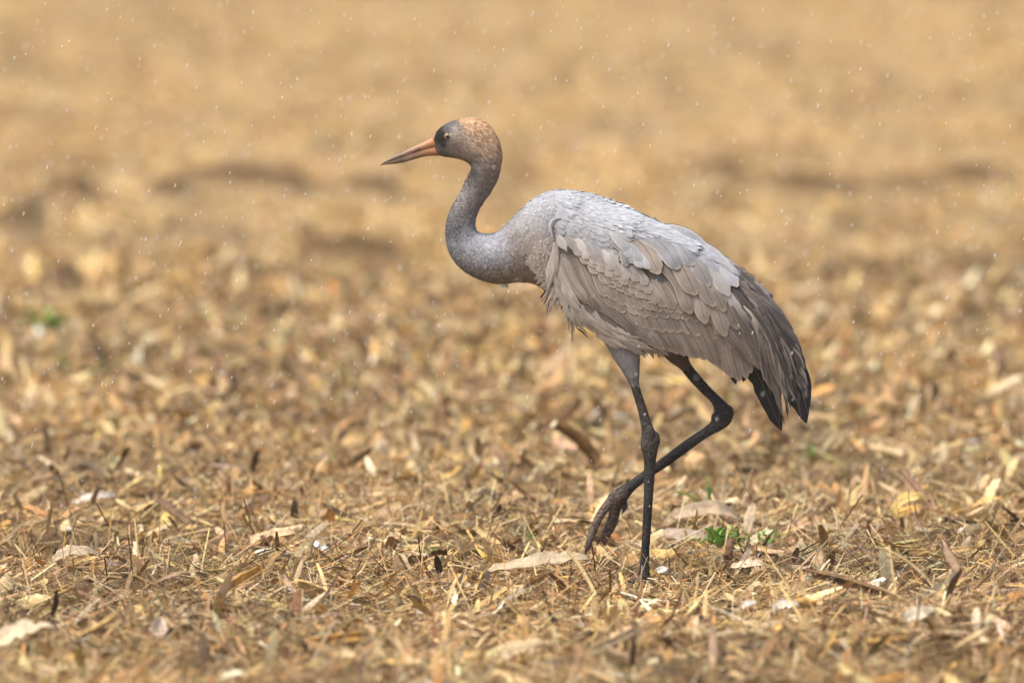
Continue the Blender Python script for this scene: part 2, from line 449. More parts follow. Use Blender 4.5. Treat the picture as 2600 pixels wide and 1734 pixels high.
# colour of the plumage by place on the bird (px, py, r, g, b)
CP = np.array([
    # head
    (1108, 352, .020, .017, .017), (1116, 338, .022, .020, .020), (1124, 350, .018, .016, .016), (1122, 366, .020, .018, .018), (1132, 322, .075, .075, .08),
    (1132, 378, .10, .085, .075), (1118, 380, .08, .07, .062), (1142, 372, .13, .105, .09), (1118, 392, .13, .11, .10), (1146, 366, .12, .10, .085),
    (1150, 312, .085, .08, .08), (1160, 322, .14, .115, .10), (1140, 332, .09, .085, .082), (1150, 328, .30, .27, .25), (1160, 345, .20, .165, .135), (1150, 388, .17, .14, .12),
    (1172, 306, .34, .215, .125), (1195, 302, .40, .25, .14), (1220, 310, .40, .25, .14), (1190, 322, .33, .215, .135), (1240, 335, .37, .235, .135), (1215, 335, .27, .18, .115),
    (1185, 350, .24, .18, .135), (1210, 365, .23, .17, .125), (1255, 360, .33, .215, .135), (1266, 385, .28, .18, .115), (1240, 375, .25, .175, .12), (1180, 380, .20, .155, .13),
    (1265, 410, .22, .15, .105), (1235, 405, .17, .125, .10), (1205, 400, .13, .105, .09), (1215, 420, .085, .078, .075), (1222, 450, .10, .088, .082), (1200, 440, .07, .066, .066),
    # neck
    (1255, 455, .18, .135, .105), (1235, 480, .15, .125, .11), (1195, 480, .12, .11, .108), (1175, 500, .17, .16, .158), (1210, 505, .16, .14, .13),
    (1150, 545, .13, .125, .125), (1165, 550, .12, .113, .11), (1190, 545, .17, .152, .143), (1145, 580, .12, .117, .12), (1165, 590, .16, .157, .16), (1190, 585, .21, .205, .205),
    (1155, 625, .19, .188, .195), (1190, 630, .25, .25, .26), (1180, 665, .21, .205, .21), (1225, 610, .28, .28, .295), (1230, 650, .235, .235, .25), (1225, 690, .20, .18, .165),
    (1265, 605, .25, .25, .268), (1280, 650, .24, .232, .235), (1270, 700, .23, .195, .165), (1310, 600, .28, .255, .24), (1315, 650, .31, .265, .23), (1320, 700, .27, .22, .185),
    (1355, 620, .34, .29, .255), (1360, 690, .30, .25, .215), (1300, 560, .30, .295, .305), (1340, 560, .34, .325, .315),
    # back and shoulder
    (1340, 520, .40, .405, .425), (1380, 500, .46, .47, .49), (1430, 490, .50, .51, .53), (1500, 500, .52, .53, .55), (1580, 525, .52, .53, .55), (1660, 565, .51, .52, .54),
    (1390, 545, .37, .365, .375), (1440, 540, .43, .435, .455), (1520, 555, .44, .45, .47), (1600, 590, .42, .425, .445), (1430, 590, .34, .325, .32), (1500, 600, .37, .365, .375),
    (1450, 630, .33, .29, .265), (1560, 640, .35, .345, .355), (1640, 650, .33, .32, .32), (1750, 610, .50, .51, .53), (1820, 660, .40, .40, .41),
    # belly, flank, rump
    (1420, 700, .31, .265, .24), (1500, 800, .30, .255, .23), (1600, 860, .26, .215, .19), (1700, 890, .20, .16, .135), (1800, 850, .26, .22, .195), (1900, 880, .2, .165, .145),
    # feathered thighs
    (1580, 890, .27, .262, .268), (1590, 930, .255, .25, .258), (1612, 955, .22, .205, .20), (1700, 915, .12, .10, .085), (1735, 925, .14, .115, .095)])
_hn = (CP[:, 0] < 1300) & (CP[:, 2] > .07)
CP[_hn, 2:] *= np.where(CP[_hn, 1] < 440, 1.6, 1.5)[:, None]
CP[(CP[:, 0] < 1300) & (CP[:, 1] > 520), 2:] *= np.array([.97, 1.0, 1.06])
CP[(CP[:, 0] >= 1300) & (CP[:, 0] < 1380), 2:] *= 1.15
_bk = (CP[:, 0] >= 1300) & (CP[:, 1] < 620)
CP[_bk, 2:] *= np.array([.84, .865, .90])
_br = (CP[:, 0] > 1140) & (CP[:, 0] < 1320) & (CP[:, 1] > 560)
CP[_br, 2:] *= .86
LEGP = np.array([
    (1608, 985, .040, .034, .030), (1640, 1080, .048, .040, .034), (1650, 1130, .05, .042, .036), (1648, 1180, .03, .026, .025), (1640, 1300, .011, .011, .012), (1637, 1400, .010, .010, .012), (1636, 1465, .03, .026, .026),
    (1755, 960, .028, .024, .022), (1835, 1050, .022, .020, .020), (1815, 1085, .045, .040, .040), (1700, 1160, .011, .011, .013), (1610, 1235, .026, .025, .026),
    (1560, 1265, .10, .073, .062), (1535, 1300, .14, .096, .078), (1510, 1350, .115, .082, .068), (1490, 1390, .09, .066, .057), (1555, 1320, .11, .08, .067), (1587, 1290, .05, .036, .03)])

def idw(px, py, T, e=60.0):
    d2 = (px[:, None] - T[None, :, 0]) ** 2 + (py[:, None] - T[None, :, 1]) ** 2 + e
    wt = 1 / d2 ** 1.9
    return (wt[:, :, None] * T[None, :, 2:5]).sum(1) / wt.sum(1)[:, None]

def to_px(v):                                # world verts -> px, py
    return v[:, 0] * 1000 + 1300, 1475 - v[:, 2] * 1000

# ---- body: sections (lower/front px, upper/back px, half width mm)
SEC = [((1110, 392), (1101, 353), 12), ((1124, 397), (1109, 334), 18), ((1138, 399), (1129, 317), 23), ((1155, 402), (1160, 304), 27), ((1172, 406), (1195, 299), 30),
       ((1185, 412), (1228, 308), 32), ((1193, 418), (1250, 329), 33), ((1197, 426), (1267, 360), 33), ((1196, 435), (1274, 395), 33), ((1191, 447), (1271, 428), 33),
       ((1182, 464), (1260, 460), 32), ((1172, 485), (1245, 488), 32), ((1158, 509), (1227, 514), 32), ((1145, 532), (1213, 539), 32), ((1135, 563), (1206, 564), 33),
       ((1132, 593), (1207, 581), 35), ((1136, 625), (1215, 590), 38), ((1150, 657), (1233, 594), 43), ((1180, 689), (1256, 592), 50), ((1215, 708), (1272, 583), 58),
       ((1256, 719), (1291, 564), 66), ((1290, 719), (1319, 537), 75), ((1320, 716), (1350, 509), 84), ((1356, 720), (1394, 486), 92), ((1390, 742), (1430, 482), 97),
       ((1425, 770), (1470, 486), 101), ((1460, 800), (1515, 496), 102), ((1500, 834), (1565, 514), 100), ((1545, 864), (1615, 537), 97), ((1600, 886), (1667, 565), 92),
       ((1655, 897), (1718, 588), 84), ((1715, 897), (1772, 616), 74), ((1770, 892), (1812, 645), 64), ((1825, 890), (1848, 686), 52), ((1865, 890), (1888, 730), 40),
       ((1900, 885), (1920, 775), 28), ((1920, 875), (1935, 815), 12)]

def loft(sections, ycen=0.0, nring=28, dens=3, power=2.0):
    """sections: ((ax,ay),(bx,by),halfwidth mm[,ycen]) in px; returns closed verts, faces in world space"""
    A = np.array([[s[0][0], s[0][1], s[1][0], s[1][1], s[2], s[3] if len(s) > 3 else ycen] for s in sections], float)
    k = (len(A) - 1) * dens + 1
    mid = np.c_[(A[:, 0] + A[:, 2]) / 2, (A[:, 1] + A[:, 3]) / 2]
    S_ = catmull(np.c_[mid, A], k)[:, 2:]
    th = np.linspace(0, 2 * np.pi, nring, endpoint=False)
    c, s = np.cos(th), np.sin(th)
    c = np.sign(c) * np.abs(c) ** (2 / power); s = np.sign(s) * np.abs(s) ** (2 / power)
    V = []
    for ax, ay, bx, by, hw, yc in S_:
        mx, my = (ax + bx) / 2, (ay + by) / 2
        hx, hy = (bx - ax) / 2, (by - ay) / 2
        V.append(np.c_[(mx + hx * c - 1300) / 1000, yc + s * hw / 1000, (1475 - my - hy * c) / 1000])
    V = np.concatenate(V)
    f = grid_faces(k, nring, True)
    tri = np.concatenate([f[:, [0, 1, 2]], f[:, [0, 2, 3]]])
    c0, c1 = V[:nring].mean(0), V[-nring:].mean(0)
    V = np.concatenate([V, c0[None], c1[None]])
    i0 = len(V) - 2; j = np.arange(nring); j2 = (j + 1) % nring
    tri = np.concatenate([tri, np.c_[np.full(nring, i0), j2, j], np.c_[np.full(nring, i0 + 1), (k - 1) * nring + j, (k - 1) * nring + j2]])
    return V, tri

def tube_secs(pts):
    """pts: (px,py,r_px,y,ry_px) centre line -> sections"""
    P_ = np.array(pts, float)
    t = np.gradient(P_[:, :2], axis=0); t /= np.linalg.norm(t, axis=1)[:, None]
    nrm = np.c_[-t[:, 1], t[:, 0]]
    return [((p[0] + n[0] * p[2], p[1] + n[1] * p[2]), (p[0] - n[0] * p[2], p[1] - n[1] * p[2]), p[4], p[3]) for p, n in zip(P_, nrm)]

YN, YF = -0.055, 0.05
shells = [loft(SEC, 0, 32, 3)]
near_leg = [((1500, 815), (1660, 800), 34, YN), ((1522, 850), (1640, 845), 34, YN), ((1540, 876), (1625, 872), 32, YN), ((1561, 911), (1623, 906), 26, YN), ((1583, 945), (1622, 942), 18, YN),
            ((1598, 970), (1621, 967), 12, YN), ((1606, 998), (1630, 997), 11, YN), ((1616, 1030), (1641, 1030), 11.5, YN), ((1625, 1070), (1653, 1066), 13, YN), ((1628, 1098), (1663, 1092), 16, YN),
            ((1626, 1128), (1673, 1118), 19, YN), ((1631, 1148), (1670, 1140), 17, YN), ((1634, 1172), (1665, 1168), 14, YN), ((1634, 1210), (1662, 1208), 12.5, YN), ((1633, 1275), (1657, 1275), 11.5, YN),
            ((1630, 1340), (1653, 1340), 11, YN), ((1627, 1400), (1649, 1400), 11, YN), ((1623, 1440), (1649, 1440), 13, YN), ((1619, 1466), (1651, 1466), 17, YN), ((1622, 1482), (1648, 1482), 15, YN)]
shells.append(loft(near_leg, 0, 20, 4))
far_leg = [((1640, 850), (1760, 850), 30, YF), ((1672, 893), (1750, 885), 26, YF), ((1698, 920), (1749, 908), 20, YF), ((1727, 940), (1756, 928), 13, YF), ((1745, 962), (1770, 946), 11, YF),
           ((1780, 1000), (1801, 982), 11, YF), ((1808, 1028), (1831, 1012), 12, YF), ((1814, 1045), (1850, 1030), 15, YF), ((1812, 1060), (1863, 1050), 18, YF), ((1808, 1068), (1858, 1077), 17, YF),
           ((1803, 1077), (1836, 1095), 15, YF), ((1790, 1088), (1810, 1108), 12, YF), ((1744, 1119), (1760, 1142), 11, YF), ((1690, 1160), (1704, 1183), 11, YF), ((1630, 1203), (1644, 1224), 11, YF),
           ((1595, 1228), (1610, 1252), 13, YF), ((1563, 1246), (1592, 1276), 16, YF), ((1545, 1260), (1576, 1292), 15, YF), ((1540, 1276), (1562, 1296), 10, YF)]
shells.append(loft(far_leg, 0, 20, 4))
def tube(pts, nr=14): shells.append(loft(tube_secs([(p[0], p[1], p[2] * 1.15 + .6, p[3], p[4] * 1.15 + .6) for p in pts]), 0, nr, 3))
# lifted foot: three long toes and the small hind toe
tube([(1558, 1272, 12, YF, 10), (1536, 1295, 10, YF - .012, 8), (1521, 1318, 9.5, YF - .018, 8), (1509, 1346, 8, YF - .020, 7), (1500, 1370, 7, YF - .022, 6), (1494, 1392, 5.5, YF - .022, 5), (1492, 1402, 3, YF - .022, 3)])
tube([(1564, 1274, 12, YF, 10), (1558, 1300, 8, YF, 8), (1550, 1325, 6.5, YF, 7), (1540, 1350, 6.5, YF, 6), (1529, 1372, 6, YF, 5), (1525, 1379, 3, YF, 3)])
tube([(1572, 1274, 12, YF + .004, 10), (1566, 1305, 8.5, YF + .015, 8), (1560, 1332, 8, YF + .02, 7), (1549, 1355, 8, YF + .022, 6), (1541, 1370, 5, YF + .022, 4)])
tube([(1580, 1262, 9, YF, 8), (1587, 1282, 5.5, YF, 5), (1586, 1298, 5, YF, 4), (1583, 1304, 2.5, YF, 2)])
def ball(px, py, rx, ry, y): shells.append(loft(tube_secs([(px, py - ry, rx * .1, y, rx * .1), (px, py - ry * .8, rx * .6, y, rx * .6), (px, py - ry * .3, rx * .95, y, rx), (px, py + ry * .3, rx * .95, y, rx), (px, py + ry * .8, rx * .6, y, rx * .6), (px, py + ry, rx * .1, y, rx * .1)]), 0, 14, 2))
ball(1848, 1052, 17, 22, YF); ball(1818, 1064, 12, 14, YF - .006); ball(1836, 1078, 13, 12, YF)
ball(1662, 1113, 14, 22, YN); ball(1637, 1131, 12, 14, YN - .004); ball(1650, 1100, 12, 26, YN - .008)
# standing foot: toes pressed into the litter
for ang, ln in ((180, 95), (212, 100), (148, 90), (20, 30)):
    a = math.radians(ang); p = []
    for t, r in ((0, 13), (.3, 10), (.65, 8), (.93, 6), (1, 3)):
        p.append((1636 + math.cos(a) * ln * t * .98, 1470 + 9 * min(1, t * 2) + 0.5 * math.sin(a) * 0, r * .75, YN + math.sin(a) * ln * t / 1000, r))
    tube(p)
Vs, Fs, off = [], [], 0
for v, f in shells:
    Vs.append(v); Fs.append(f + off); off += len(v)
raw = bpy.data.objects.new('raw', mesh_np('raw', np.concatenate(Vs), np.concatenate(Fs)))
C.objects.link(raw)
bm = bmesh.new(); bm.from_mesh(raw.data); bmesh.ops.recalc_face_normals(bm, faces=bm.faces); bm.to_mesh(raw.data); bm.free()
md = raw.modifiers.new('r', 'REMESH'); md.mode = 'VOXEL'; md.voxel_size = 0.0028; md.use_smooth_shade = True
ms_ = raw.modifiers.new('s', 'SMOOTH'); ms_.factor = 0.5; ms_.iterations = 3
dg = bpy.context.evaluated_depsgraph_get()
body_me = bpy.data.meshes.new_from_object(raw.evaluated_get(dg))
bpy.data.objects.remove(raw)
bv = np.empty(len(body_me.vertices) * 3, np.float32); body_me.vertices.foreach_get('co', bv); bv = bv.reshape(-1, 3)
bx, by = to_px(bv)
bare = np.where(bx < 1660, np.clip((by - 962) / 14, 0, 1), 0)
lineq = (by - 934) + (bx - 1740) * 0.35
bare = np.where((bx >= 1660) & (bv[:, 1] > 0.02) & (bx < 1900) & (by > 880), np.clip(lineq / 14, 0, 1), bare)
bare = np.where(by > 990, 1, bare)
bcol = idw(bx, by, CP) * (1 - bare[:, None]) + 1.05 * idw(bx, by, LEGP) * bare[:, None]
ac = body_me.color_attributes.new('Col', 'FLOAT_COLOR', 'POINT')
ac.data.foreach_set('color', np.c_[bcol, np.ones(len(bcol))].astype(np.float32).ravel())
body_me.materials.clear(); body_me.materials.append(M['plumage']); body_me.materials.append(M['leg'])
npoly = len(body_me.polygons)
pc = np.empty(npoly * 3, np.float32); body_me.polygons.foreach_get('center', pc); pc = pc.reshape(-1, 3)
qx, qy = to_px(pc)
isleg = ((qx < 1660) & (qy > 968) & (qx > 1480)) | ((qx >= 1660) & (pc[:, 1] > .02) & (qx < 1900) & ((qy - 934) + (qx - 1740) * .35 > 5) & (qy > 880)) | (qy > 990)
body_me.polygons.foreach_set('material_index', isleg.astype(np.int32))
BODY_BVH = BVHTree.FromPolygons([Vector(v) for v in bv], [tuple(p.vertices) for p in body_me.polygons])
body_me.transform(Matrix.Translation(-ORG))
body = obj('body', body_me, None, crane)

# ---- bill
def strip_loft(name, secs, mat, parent, colf, nr=14, dens=3):
    v, f = loft(secs, 0, nr, dens)
    px, py = to_px(v)
    return obj(name, mesh_np(name, rel(v), f, np.c_[colf(px, py), np.ones(len(v))]), mat, parent)
BT = np.array([(1105, 362, .46, .20, .095), (1110, 385, .48, .20, .10), (1085, 375, .44, .21, .10), (1060, 385, .36, .20, .115), (1035, 392, .26, .165, .105), (1010, 405, .20, .145, .10), (985, 412, .23, .16, .105), (968, 419, .30, .17, .11), (1045, 402, .27, .16, .09), (1020, 410, .13, .105, .06)])
bc = lambda px, py: idw(px, py, BT)
strip_loft('upper_bill', [((1112, 376), (1098, 347), 12), ((1100, 378), (1092, 352), 11), ((1078, 383), (1074, 361), 10), ((1050, 392), (1047, 373.5), 8), ((1020, 401), (1017, 388), 6.2), ((992, 410), (990, 401), 4.2), ((975, 416), (974, 411), 2.5), ((966, 420), (965.5, 418.5), .8)], M['bill'], crane, bc)
strip_loft('lower_bill', [((1116, 396), (1114, 368), 10), ((1100, 396), (1100, 370), 9), ((1078, 398), (1077, 375), 8), ((1050, 405.5), (1049, 385), 6.2), ((1024, 413), (1021, 395), 4.6), ((995, 417), (993, 406), 3), ((978, 418.6), (977, 414), 1.7), ((969, 420), (968.5, 419), .7)], M['bill'], crane, bc)
for s in (-1, 1):
    v, f = loft([((1068, 379), (1070, 375), 1.2, s * .0082), ((1062, 381.5), (1062, 377), 1.6, s * .0082), ((1050, 385.5), (1050, 382.5), 1.2, s * .0072), ((1045, 387), (1045, 386), .5, s * .0068)], 0, 8, 2)
    obj('nostril', mesh_np('nostril', rel(v), f, np.tile((.05, .03, .02, 1), (len(v), 1))), M['bill'], crane)

# ---- eyes
def disc_dome(name, cx, cy, y, r, bulge, mat, parent, side):
    nr = 20; rings = 5; V = []
    for i in range(rings):
        a = i / (rings - 1) * math.pi / 2
        for j in range(nr):
            b = 2 * math.pi * j / nr
            V.append(((cx + r * math.cos(a) * math.cos(b) - 1300) / 1000, y - side * -bulge / 1000 * math.sin(a), (1475 - cy - r * math.cos(a) * math.sin(b)) / 1000))
    return obj(name, mesh_np(name, rel(V), grid_faces(rings, nr, True)), mat, parent)
for side in (-1, 1):
    h = BODY_BVH.ray_cast(P(1137, 346, side * .3), Vector((0, -side, 0)))[0]
    ye = h.y
    e = disc_dome('eye', 1137, 346, ye - side * .003, 10.5, 5.0, M['eye_ring'], crane, side)
    disc_dome('iris', 1137, 346, ye, 8, 4.2, M['iris'], e, side)
    disc_dome('pupil', 1136.6, 346, ye + side * .0018, 4.8, 3.6, M['pupil'], e, side)

# ---- claws
def claw(pts):
    v, f = loft(tube_secs(pts), 0, 8, 3)
    obj('claw', mesh_np('claw', rel(v), f), M['claw'], crane)
claw([(1493, 1394, 4.5, YF - .023, 4), (1488, 1403, 3.2, YF - .023, 3), (1487, 1411, 1.8, YF - .023, 2), (1489, 1418, .4, YF - .023, .4)])
claw([(1526, 1372, 4, YF, 4), (1520, 1380, 3, YF, 3), (1518, 1387, 1.8, YF, 2), (1521, 1393, .4, YF, .4)])
claw([(1539, 1366, 4, YF + .02, 4), (1531, 1373, 3, YF + .02, 3), (1533, 1384, 1.8, YF + .02, 2), (1539, 1391, .4, YF + .02, .4)])
claw([(1584, 1300, 3, YF, 3), (1582, 1306, 2, YF, 2), (1580, 1312, .5, YF, .5)])

# ---- wing surface: how far the folded wing stands out sideways at a place of the side view
AXD = np.array([0.857, 0.515]); AXO = np.array([1400., 600.])
_u = np.array([-120, -60, 0, 150, 300, 450, 560, 650, 750, 900.])
_W = np.array([68, 84, 98, 116, 112, 90, 66, 50, 40, 34.])
_vc = np.array([10, 5, 5, 0, -20, -35, -45, -20, 40, 140.])
_vh = np.array([100, 113, 134, 165, 172, 150, 120, 95, 85, 85.])
def S(px, py):
    px = np.asarray(px, float); py = np.asarray(py, float)
    dx, dy = px - AXO[0], py - AXO[1]
    u = dx * AXD[0] + dy * AXD[1]; v = -dx * AXD[1] + dy * AXD[0]
    W_ = np.interp(u, _u, _W); vc = np.interp(u, _u, _vc); vh = np.interp(u, _u, _vh)
    q = (v - vc) / vh
    q = np.where(q > 0, q / 1.45, q)
    return W_ * np.sqrt(np.clip(1 - q * q, 0.012, 1)) / 1000

def ridge(px, py):                          # layers lie flat where both wings meet along the back
    dx, dy = px - AXO[0], py - AXO[1]
    u = dx * AXD[0] + dy * AXD[1]; v = -dx * AXD[1] + dy * AXD[0]
    q = (v - np.interp(u, _u, _vc)) / np.interp(u, _u, _vh)
    r = np.where(q < 0, np.clip(np.sqrt(np.clip(1 - q * q, 0, 1)) / .6, .22, 1), 1.0)
    k = np.clip((u - 380) / 100, 0, 1)
    return r * (1 - k) + k

def feather_mesh(name, ctrl, wpx, lift=0.0, c0=(.3, .25, .21), c1=None, fr=0.0, tip='round', n=10, camber=0.10, tilt=3.0, ragged=0.0, seed=0, dfun=S, side=-1, rise=0.0):
    rr = np.random.default_rng(seed + 1000)
    path = catmull(ctrl, n)
    if path.shape[1] == 2: path = np.c_[path, np.zeros(n)]
    t = np.linspace(0, 1, n)
    tg = np.gradient(path[:, :2], axis=0); tg /= np.linalg.norm(tg, axis=1)[:, None] + 1e-9
    nr = np.c_[-tg[:, 1], tg[:, 0]]
    if tip == 'round':
        pw = np.where(t < .3, .45 + .55 * np.sin(t / .3 * np.pi / 2), 1.0) * np.sqrt(np.clip(1 - (np.clip(t - .72, 0, 1) / .285) ** 2.2, 0.01, 1))
    elif tip == 'point':
        pw = np.where(t < .25, .5 + .5 * np.sin(t / .25 * np.pi / 2), 1.0) * np.clip(1 - np.clip((t - .35) / .66, 0, 1) ** 1.7, 0.03, 1)
    elif tip == 'blade':
        pw = np.clip(1 - np.clip((t - .80) / .21, 0, 1) ** 1.5, 0.03, 1)
    else:
        pw = (.35 + .65 * np.sin(np.clip(t / .5, 0, 1) * np.pi / 2)) * np.clip(1 - t ** 2.6, 0.02, 1)
    sx = np.array([-.5, -.25, 0, .25, .5])
    g = np.repeat((pw * wpx)[:, None], 5, 1) * sx[None]
    if ragged:
        g[:, [0, 4]] *= 1 + ragged * rr.normal(size=(n, 2))
    vx = path[:, 0, None] + nr[:, 0, None] * g; vy = path[:, 1, None] + nr[:, 1, None] * g
    if ragged:                              # loose barbs: edges sag along the feather
        sag = ragged * wpx * 0.35 * rr.normal(size=(n, 2))
        vx[:, [0, 4]] += tg[:, 0, None] * sag; vy[:, [0, 4]] += tg[:, 1, None] * sag
    cam_ = camber * (pw * wpx)[:, None] * (1 - (2 * sx[None]) ** 2)
    off_ = (lift + tilt * (t[:, None] - .5) + cam_ + rise * t[:, None] ** 2 + path[:, 2, None]) / 1000
    y = side * (dfun(vx, vy) + off_ * (ridge(vx, vy) if dfun is S else 1))
    V = np.stack([(vx - 1300) / 1000, y, (1475 - vy) / 1000], -1).reshape(-1, 3)
    c0 = np.array(c0); c1 = c0 if c1 is None else np.array(c1)
    k = np.clip((t - .35) / .5, 0, 1)[:, None]; k = k * k * (3 - 2 * k)
    cc = c0[None] * (1 - k) + c1[None] * k
    cc = np.repeat(np.c_[cc, np.full(n, fr)], 5, 0)
    uv = np.stack(np.meshgrid(t, sx + .5, indexing='ij')[::-1], -1).reshape(-1, 2)
    return mesh_np(name, rel(V), grid_faces(n, 5), cc, uv)

FE = []                                     # (name, mesh) of the near wing; mirrored for the far one
_fs = [0]
def feather(name, ctrl, wpx, **kw):
    _fs[0] += 1
    kw.setdefault('seed', _fs[0])
    FE.append((name, feather_mesh(name, ctrl, wpx, **kw)))

WB = np.array([.335, .287, .245]); WG = np.array([.40, .38, .37]); PALE = np.array([.40, .41, .435]); DK = np.array([.10, .085, .078]); BK = np.array([.012, .012, .014])
jr = random.Random(3)
def jc(c, j=0.15):
    k = 1 + jr.uniform(-j, j); return tuple(float(x) * k for x in c)

def row(name, tips, cnt, L, wpx, d0, d1, lift, c, fr, tip='round', jit=3, bend=0.0, c1=None, **kw):
    T = catmull(np.array(tips, float), cnt)
    for i in range(cnt):
        k = i / max(1, cnt - 1)
        a = math.radians(d0 + (d1 - d0) * k + jr.uniform(-4, 4))
        tx, ty = T[i, 0] + jr.uniform(-jit, jit), T[i, 1] + jr.uniform(-jit, jit)
        LL = L * jr.uniform(.93, 1.07)
        bxx, byy = tx - math.cos(a) * LL, ty - math.sin(a) * LL
        mx, my = (tx + bxx) / 2 + math.sin(a) * bend * LL, (ty + byy) / 2 - math.cos(a) * bend * LL
        feather(name, [(bxx, byy), (mx, my), (tx, ty)], wpx * jr.uniform(.92, 1.08), lift=lift + jr.uniform(-.5, .5), c0=jc(c), c1=None if c1 is None else jc(c1), fr=fr * jr.uniform(.7, 1.2), tip=tip, **kw)

# black primaries under everything
for ctrl, wv, lf in (([(1850, 800), (1915, 930), (1984, 1092)], 46, -4), ([(1860, 820), (1910, 930), (1977, 1052)], 40, -6), ([(1840, 820), (1885, 910), (1942, 985)], 36, -8),
                     ([(1930, 780), (2000, 900), (2046, 1072)], 48, -4), ([(1940, 780), (2020, 900), (2054, 1032)], 36, -5), ([(1900, 800), (1990, 950), (2018, 1036)], 40, -6),
                     ([(1820, 830), (1850, 910), (1868, 974)], 22, -6), ([(1850, 850), (1895, 920), (1886, 968)], 20, -7), ([(1870, 820), (1935, 940), (1964, 1012)], 40, -7)):
    feather('flight_feather', ctrl, wv, lift=lf, c0=tuple(BK), fr=0.0, tip='blade', n=18, camber=.06, ragged=.09)
# secondaries along the lower edge of the folded wing
row('flight_feather', [(1640, 858), (1690, 882), (1740, 898), (1790, 908), (1828, 930), (1858, 955), (1882, 964), (1904, 945)], 18, 230, 40, 40, 72, 0, WB * .95, .35, tip='round', bend=.05, n=12, tilt=1)
row('flight_feather', [(1740, 850), (1800, 870), (1850, 885), (1890, 900), (1915, 905)], 8, 210, 40, 50, 74, 2, WB * 1.0, .3, tip='round', bend=.05, n=12, tilt=1)
# long feathers at the front edge of the wing
for i, (b, t_) in enumerate((((1428, 640), (1500, 765)), ((1445, 640), (1530, 785)), ((1418, 640), (1470, 742)), ((1465, 645), (1560, 800)), ((1480, 650), (1590, 822)), ((1500, 670), (1620, 840)), ((1425, 650), (1488, 755)))):
    feather('flight_feather', [b, ((b[0] + t_[0]) / 2 - 8, (b[1] + t_[1]) / 2 + 6), t_], 34, lift=1.5 + .4 * i, c0=jc(WB * .85), fr=.25, n=11, tilt=1)
# greater coverts, then the scalloped rows above them
row('covert_feather', [(1592, 814), (1632, 828), (1690, 836), (1750, 842), (1818, 853)], 11, 150, 38, 66, 60, 4, WB, .55, n=10, camber=.035, tilt=2.2)
row('covert_feather', [(1560, 778), (1605, 790), (1665, 800), (1730, 806), (1800, 812)], 10, 110, 34, 66, 62, 6, WB * 1.05, .6, camber=.035, tilt=2.2)
row('covert_feather', [(1538, 745), (1580, 764), (1630, 776), (1690, 784), (1750, 790)], 10, 90, 30, 66, 62, 8, WB * 1.05, .7, camber=.035, tilt=2.2)
row('covert_feather', [(1540, 716), (1600, 742), (1650, 762), (1710, 775)], 9, 74, 27, 66, 60, 10, WB * 1.1, .8, camber=.035, tilt=2.2)
row('covert_feather', [(1515, 688), (1570, 718), (1620, 742), (1672, 762)], 9, 62, 26, 66, 60, 12, WB * 1.1, .85, camber=.035, tilt=2.2)
row('covert_feather', [(1490, 664), (1540, 690), (1590, 716), (1650, 738)], 9, 54, 24, 66, 58, 14, WB * 1.15, .85, camber=.035, tilt=2.2)
row('covert_feather', [(1470, 643), (1520, 665), (1575, 690), (1640, 714)], 9, 46, 23, 64, 56, 16, (WB + WG) / 2, .75, camber=.035, tilt=2.2)
row('covert_feather', [(1440, 632), (1500, 645), (1560, 668), (1620, 692)], 9, 48, 24, 62, 54, 16.5, WG * .95, .12, tip='loose', ragged=.12, camber=.035, tilt=2.2)
# drooping scapulars
SC = [((1560, 570), (1672, 688), 46, WB * 1.0, 21), ((1640, 585), (1765, 742), 56, WB * 1.05, 21), ((1680, 605), (1812, 772), 48, WB * .92, 20), ((1700, 620), (1838, 785), 44, WB * 1.05, 18),
      ((1735, 650), (1840, 848), 42, WB * 1.0, 14), ((1700, 650), (1790, 815), 42, WB * 1.0, 15), ((1660, 640), (1752, 790), 42, WB * 1.02, 15), ((1750, 660), (1872, 830), 42, WB * .9, 13), ((1770, 670), (1895, 870), 40, WB * .9, 10),
      ((1600, 570), (1722, 676), 48, PALE * .93, 26), ((1570, 590), (1632, 668), 34, PALE * .75, 19), ((1545, 600), (1590, 668), 30, PALE * .7, 18), ((1640, 575), (1760, 668), 46, PALE * .85, 25),
      ((1670, 590), (1800, 720), 44, WG, 23), ((1700, 600), (1850, 745), 40, WG * 1.1, 21), ((1720, 605), (1872, 722), 40, PALE * .9, 22), ((1680, 590), (1830, 690), 42, PALE, 21), ((1660, 580), (1800, 650), 40, PALE, 22)]
for b, t_, wv, c, lf in SC:
    feather('scapular_feather', [b, ((b[0] + t_[0]) / 2 + 14, (b[1] + t_[1]) / 2 - 14), t_], wv, lift=lf, c0=jc(c * .92, .1), c1=jc(c, .1), fr=.45, n=12, camber=.10, tilt=6)
for i in range(46):
    k = jr.uniform(.3, 1); q = jr.random()
    tx, ty = 1500 + 300 * k, 556 + 108 * k + (jr.uniform(0, 70) if k < .6 else jr.uniform(-12, 34))
    a = math.radians(32 + 22 * (ty - (530 + 105 * k)) / 75)
    L = 62 + 30 * k
    feather('scapular_feather', [(tx - math.cos(a) * L, ty - math.sin(a) * L), (tx, ty)], 30 + 6 * k, lift=18 + 4 * q, c0=jc(PALE, .16), fr=.45, n=8, tilt=7, camber=.10)
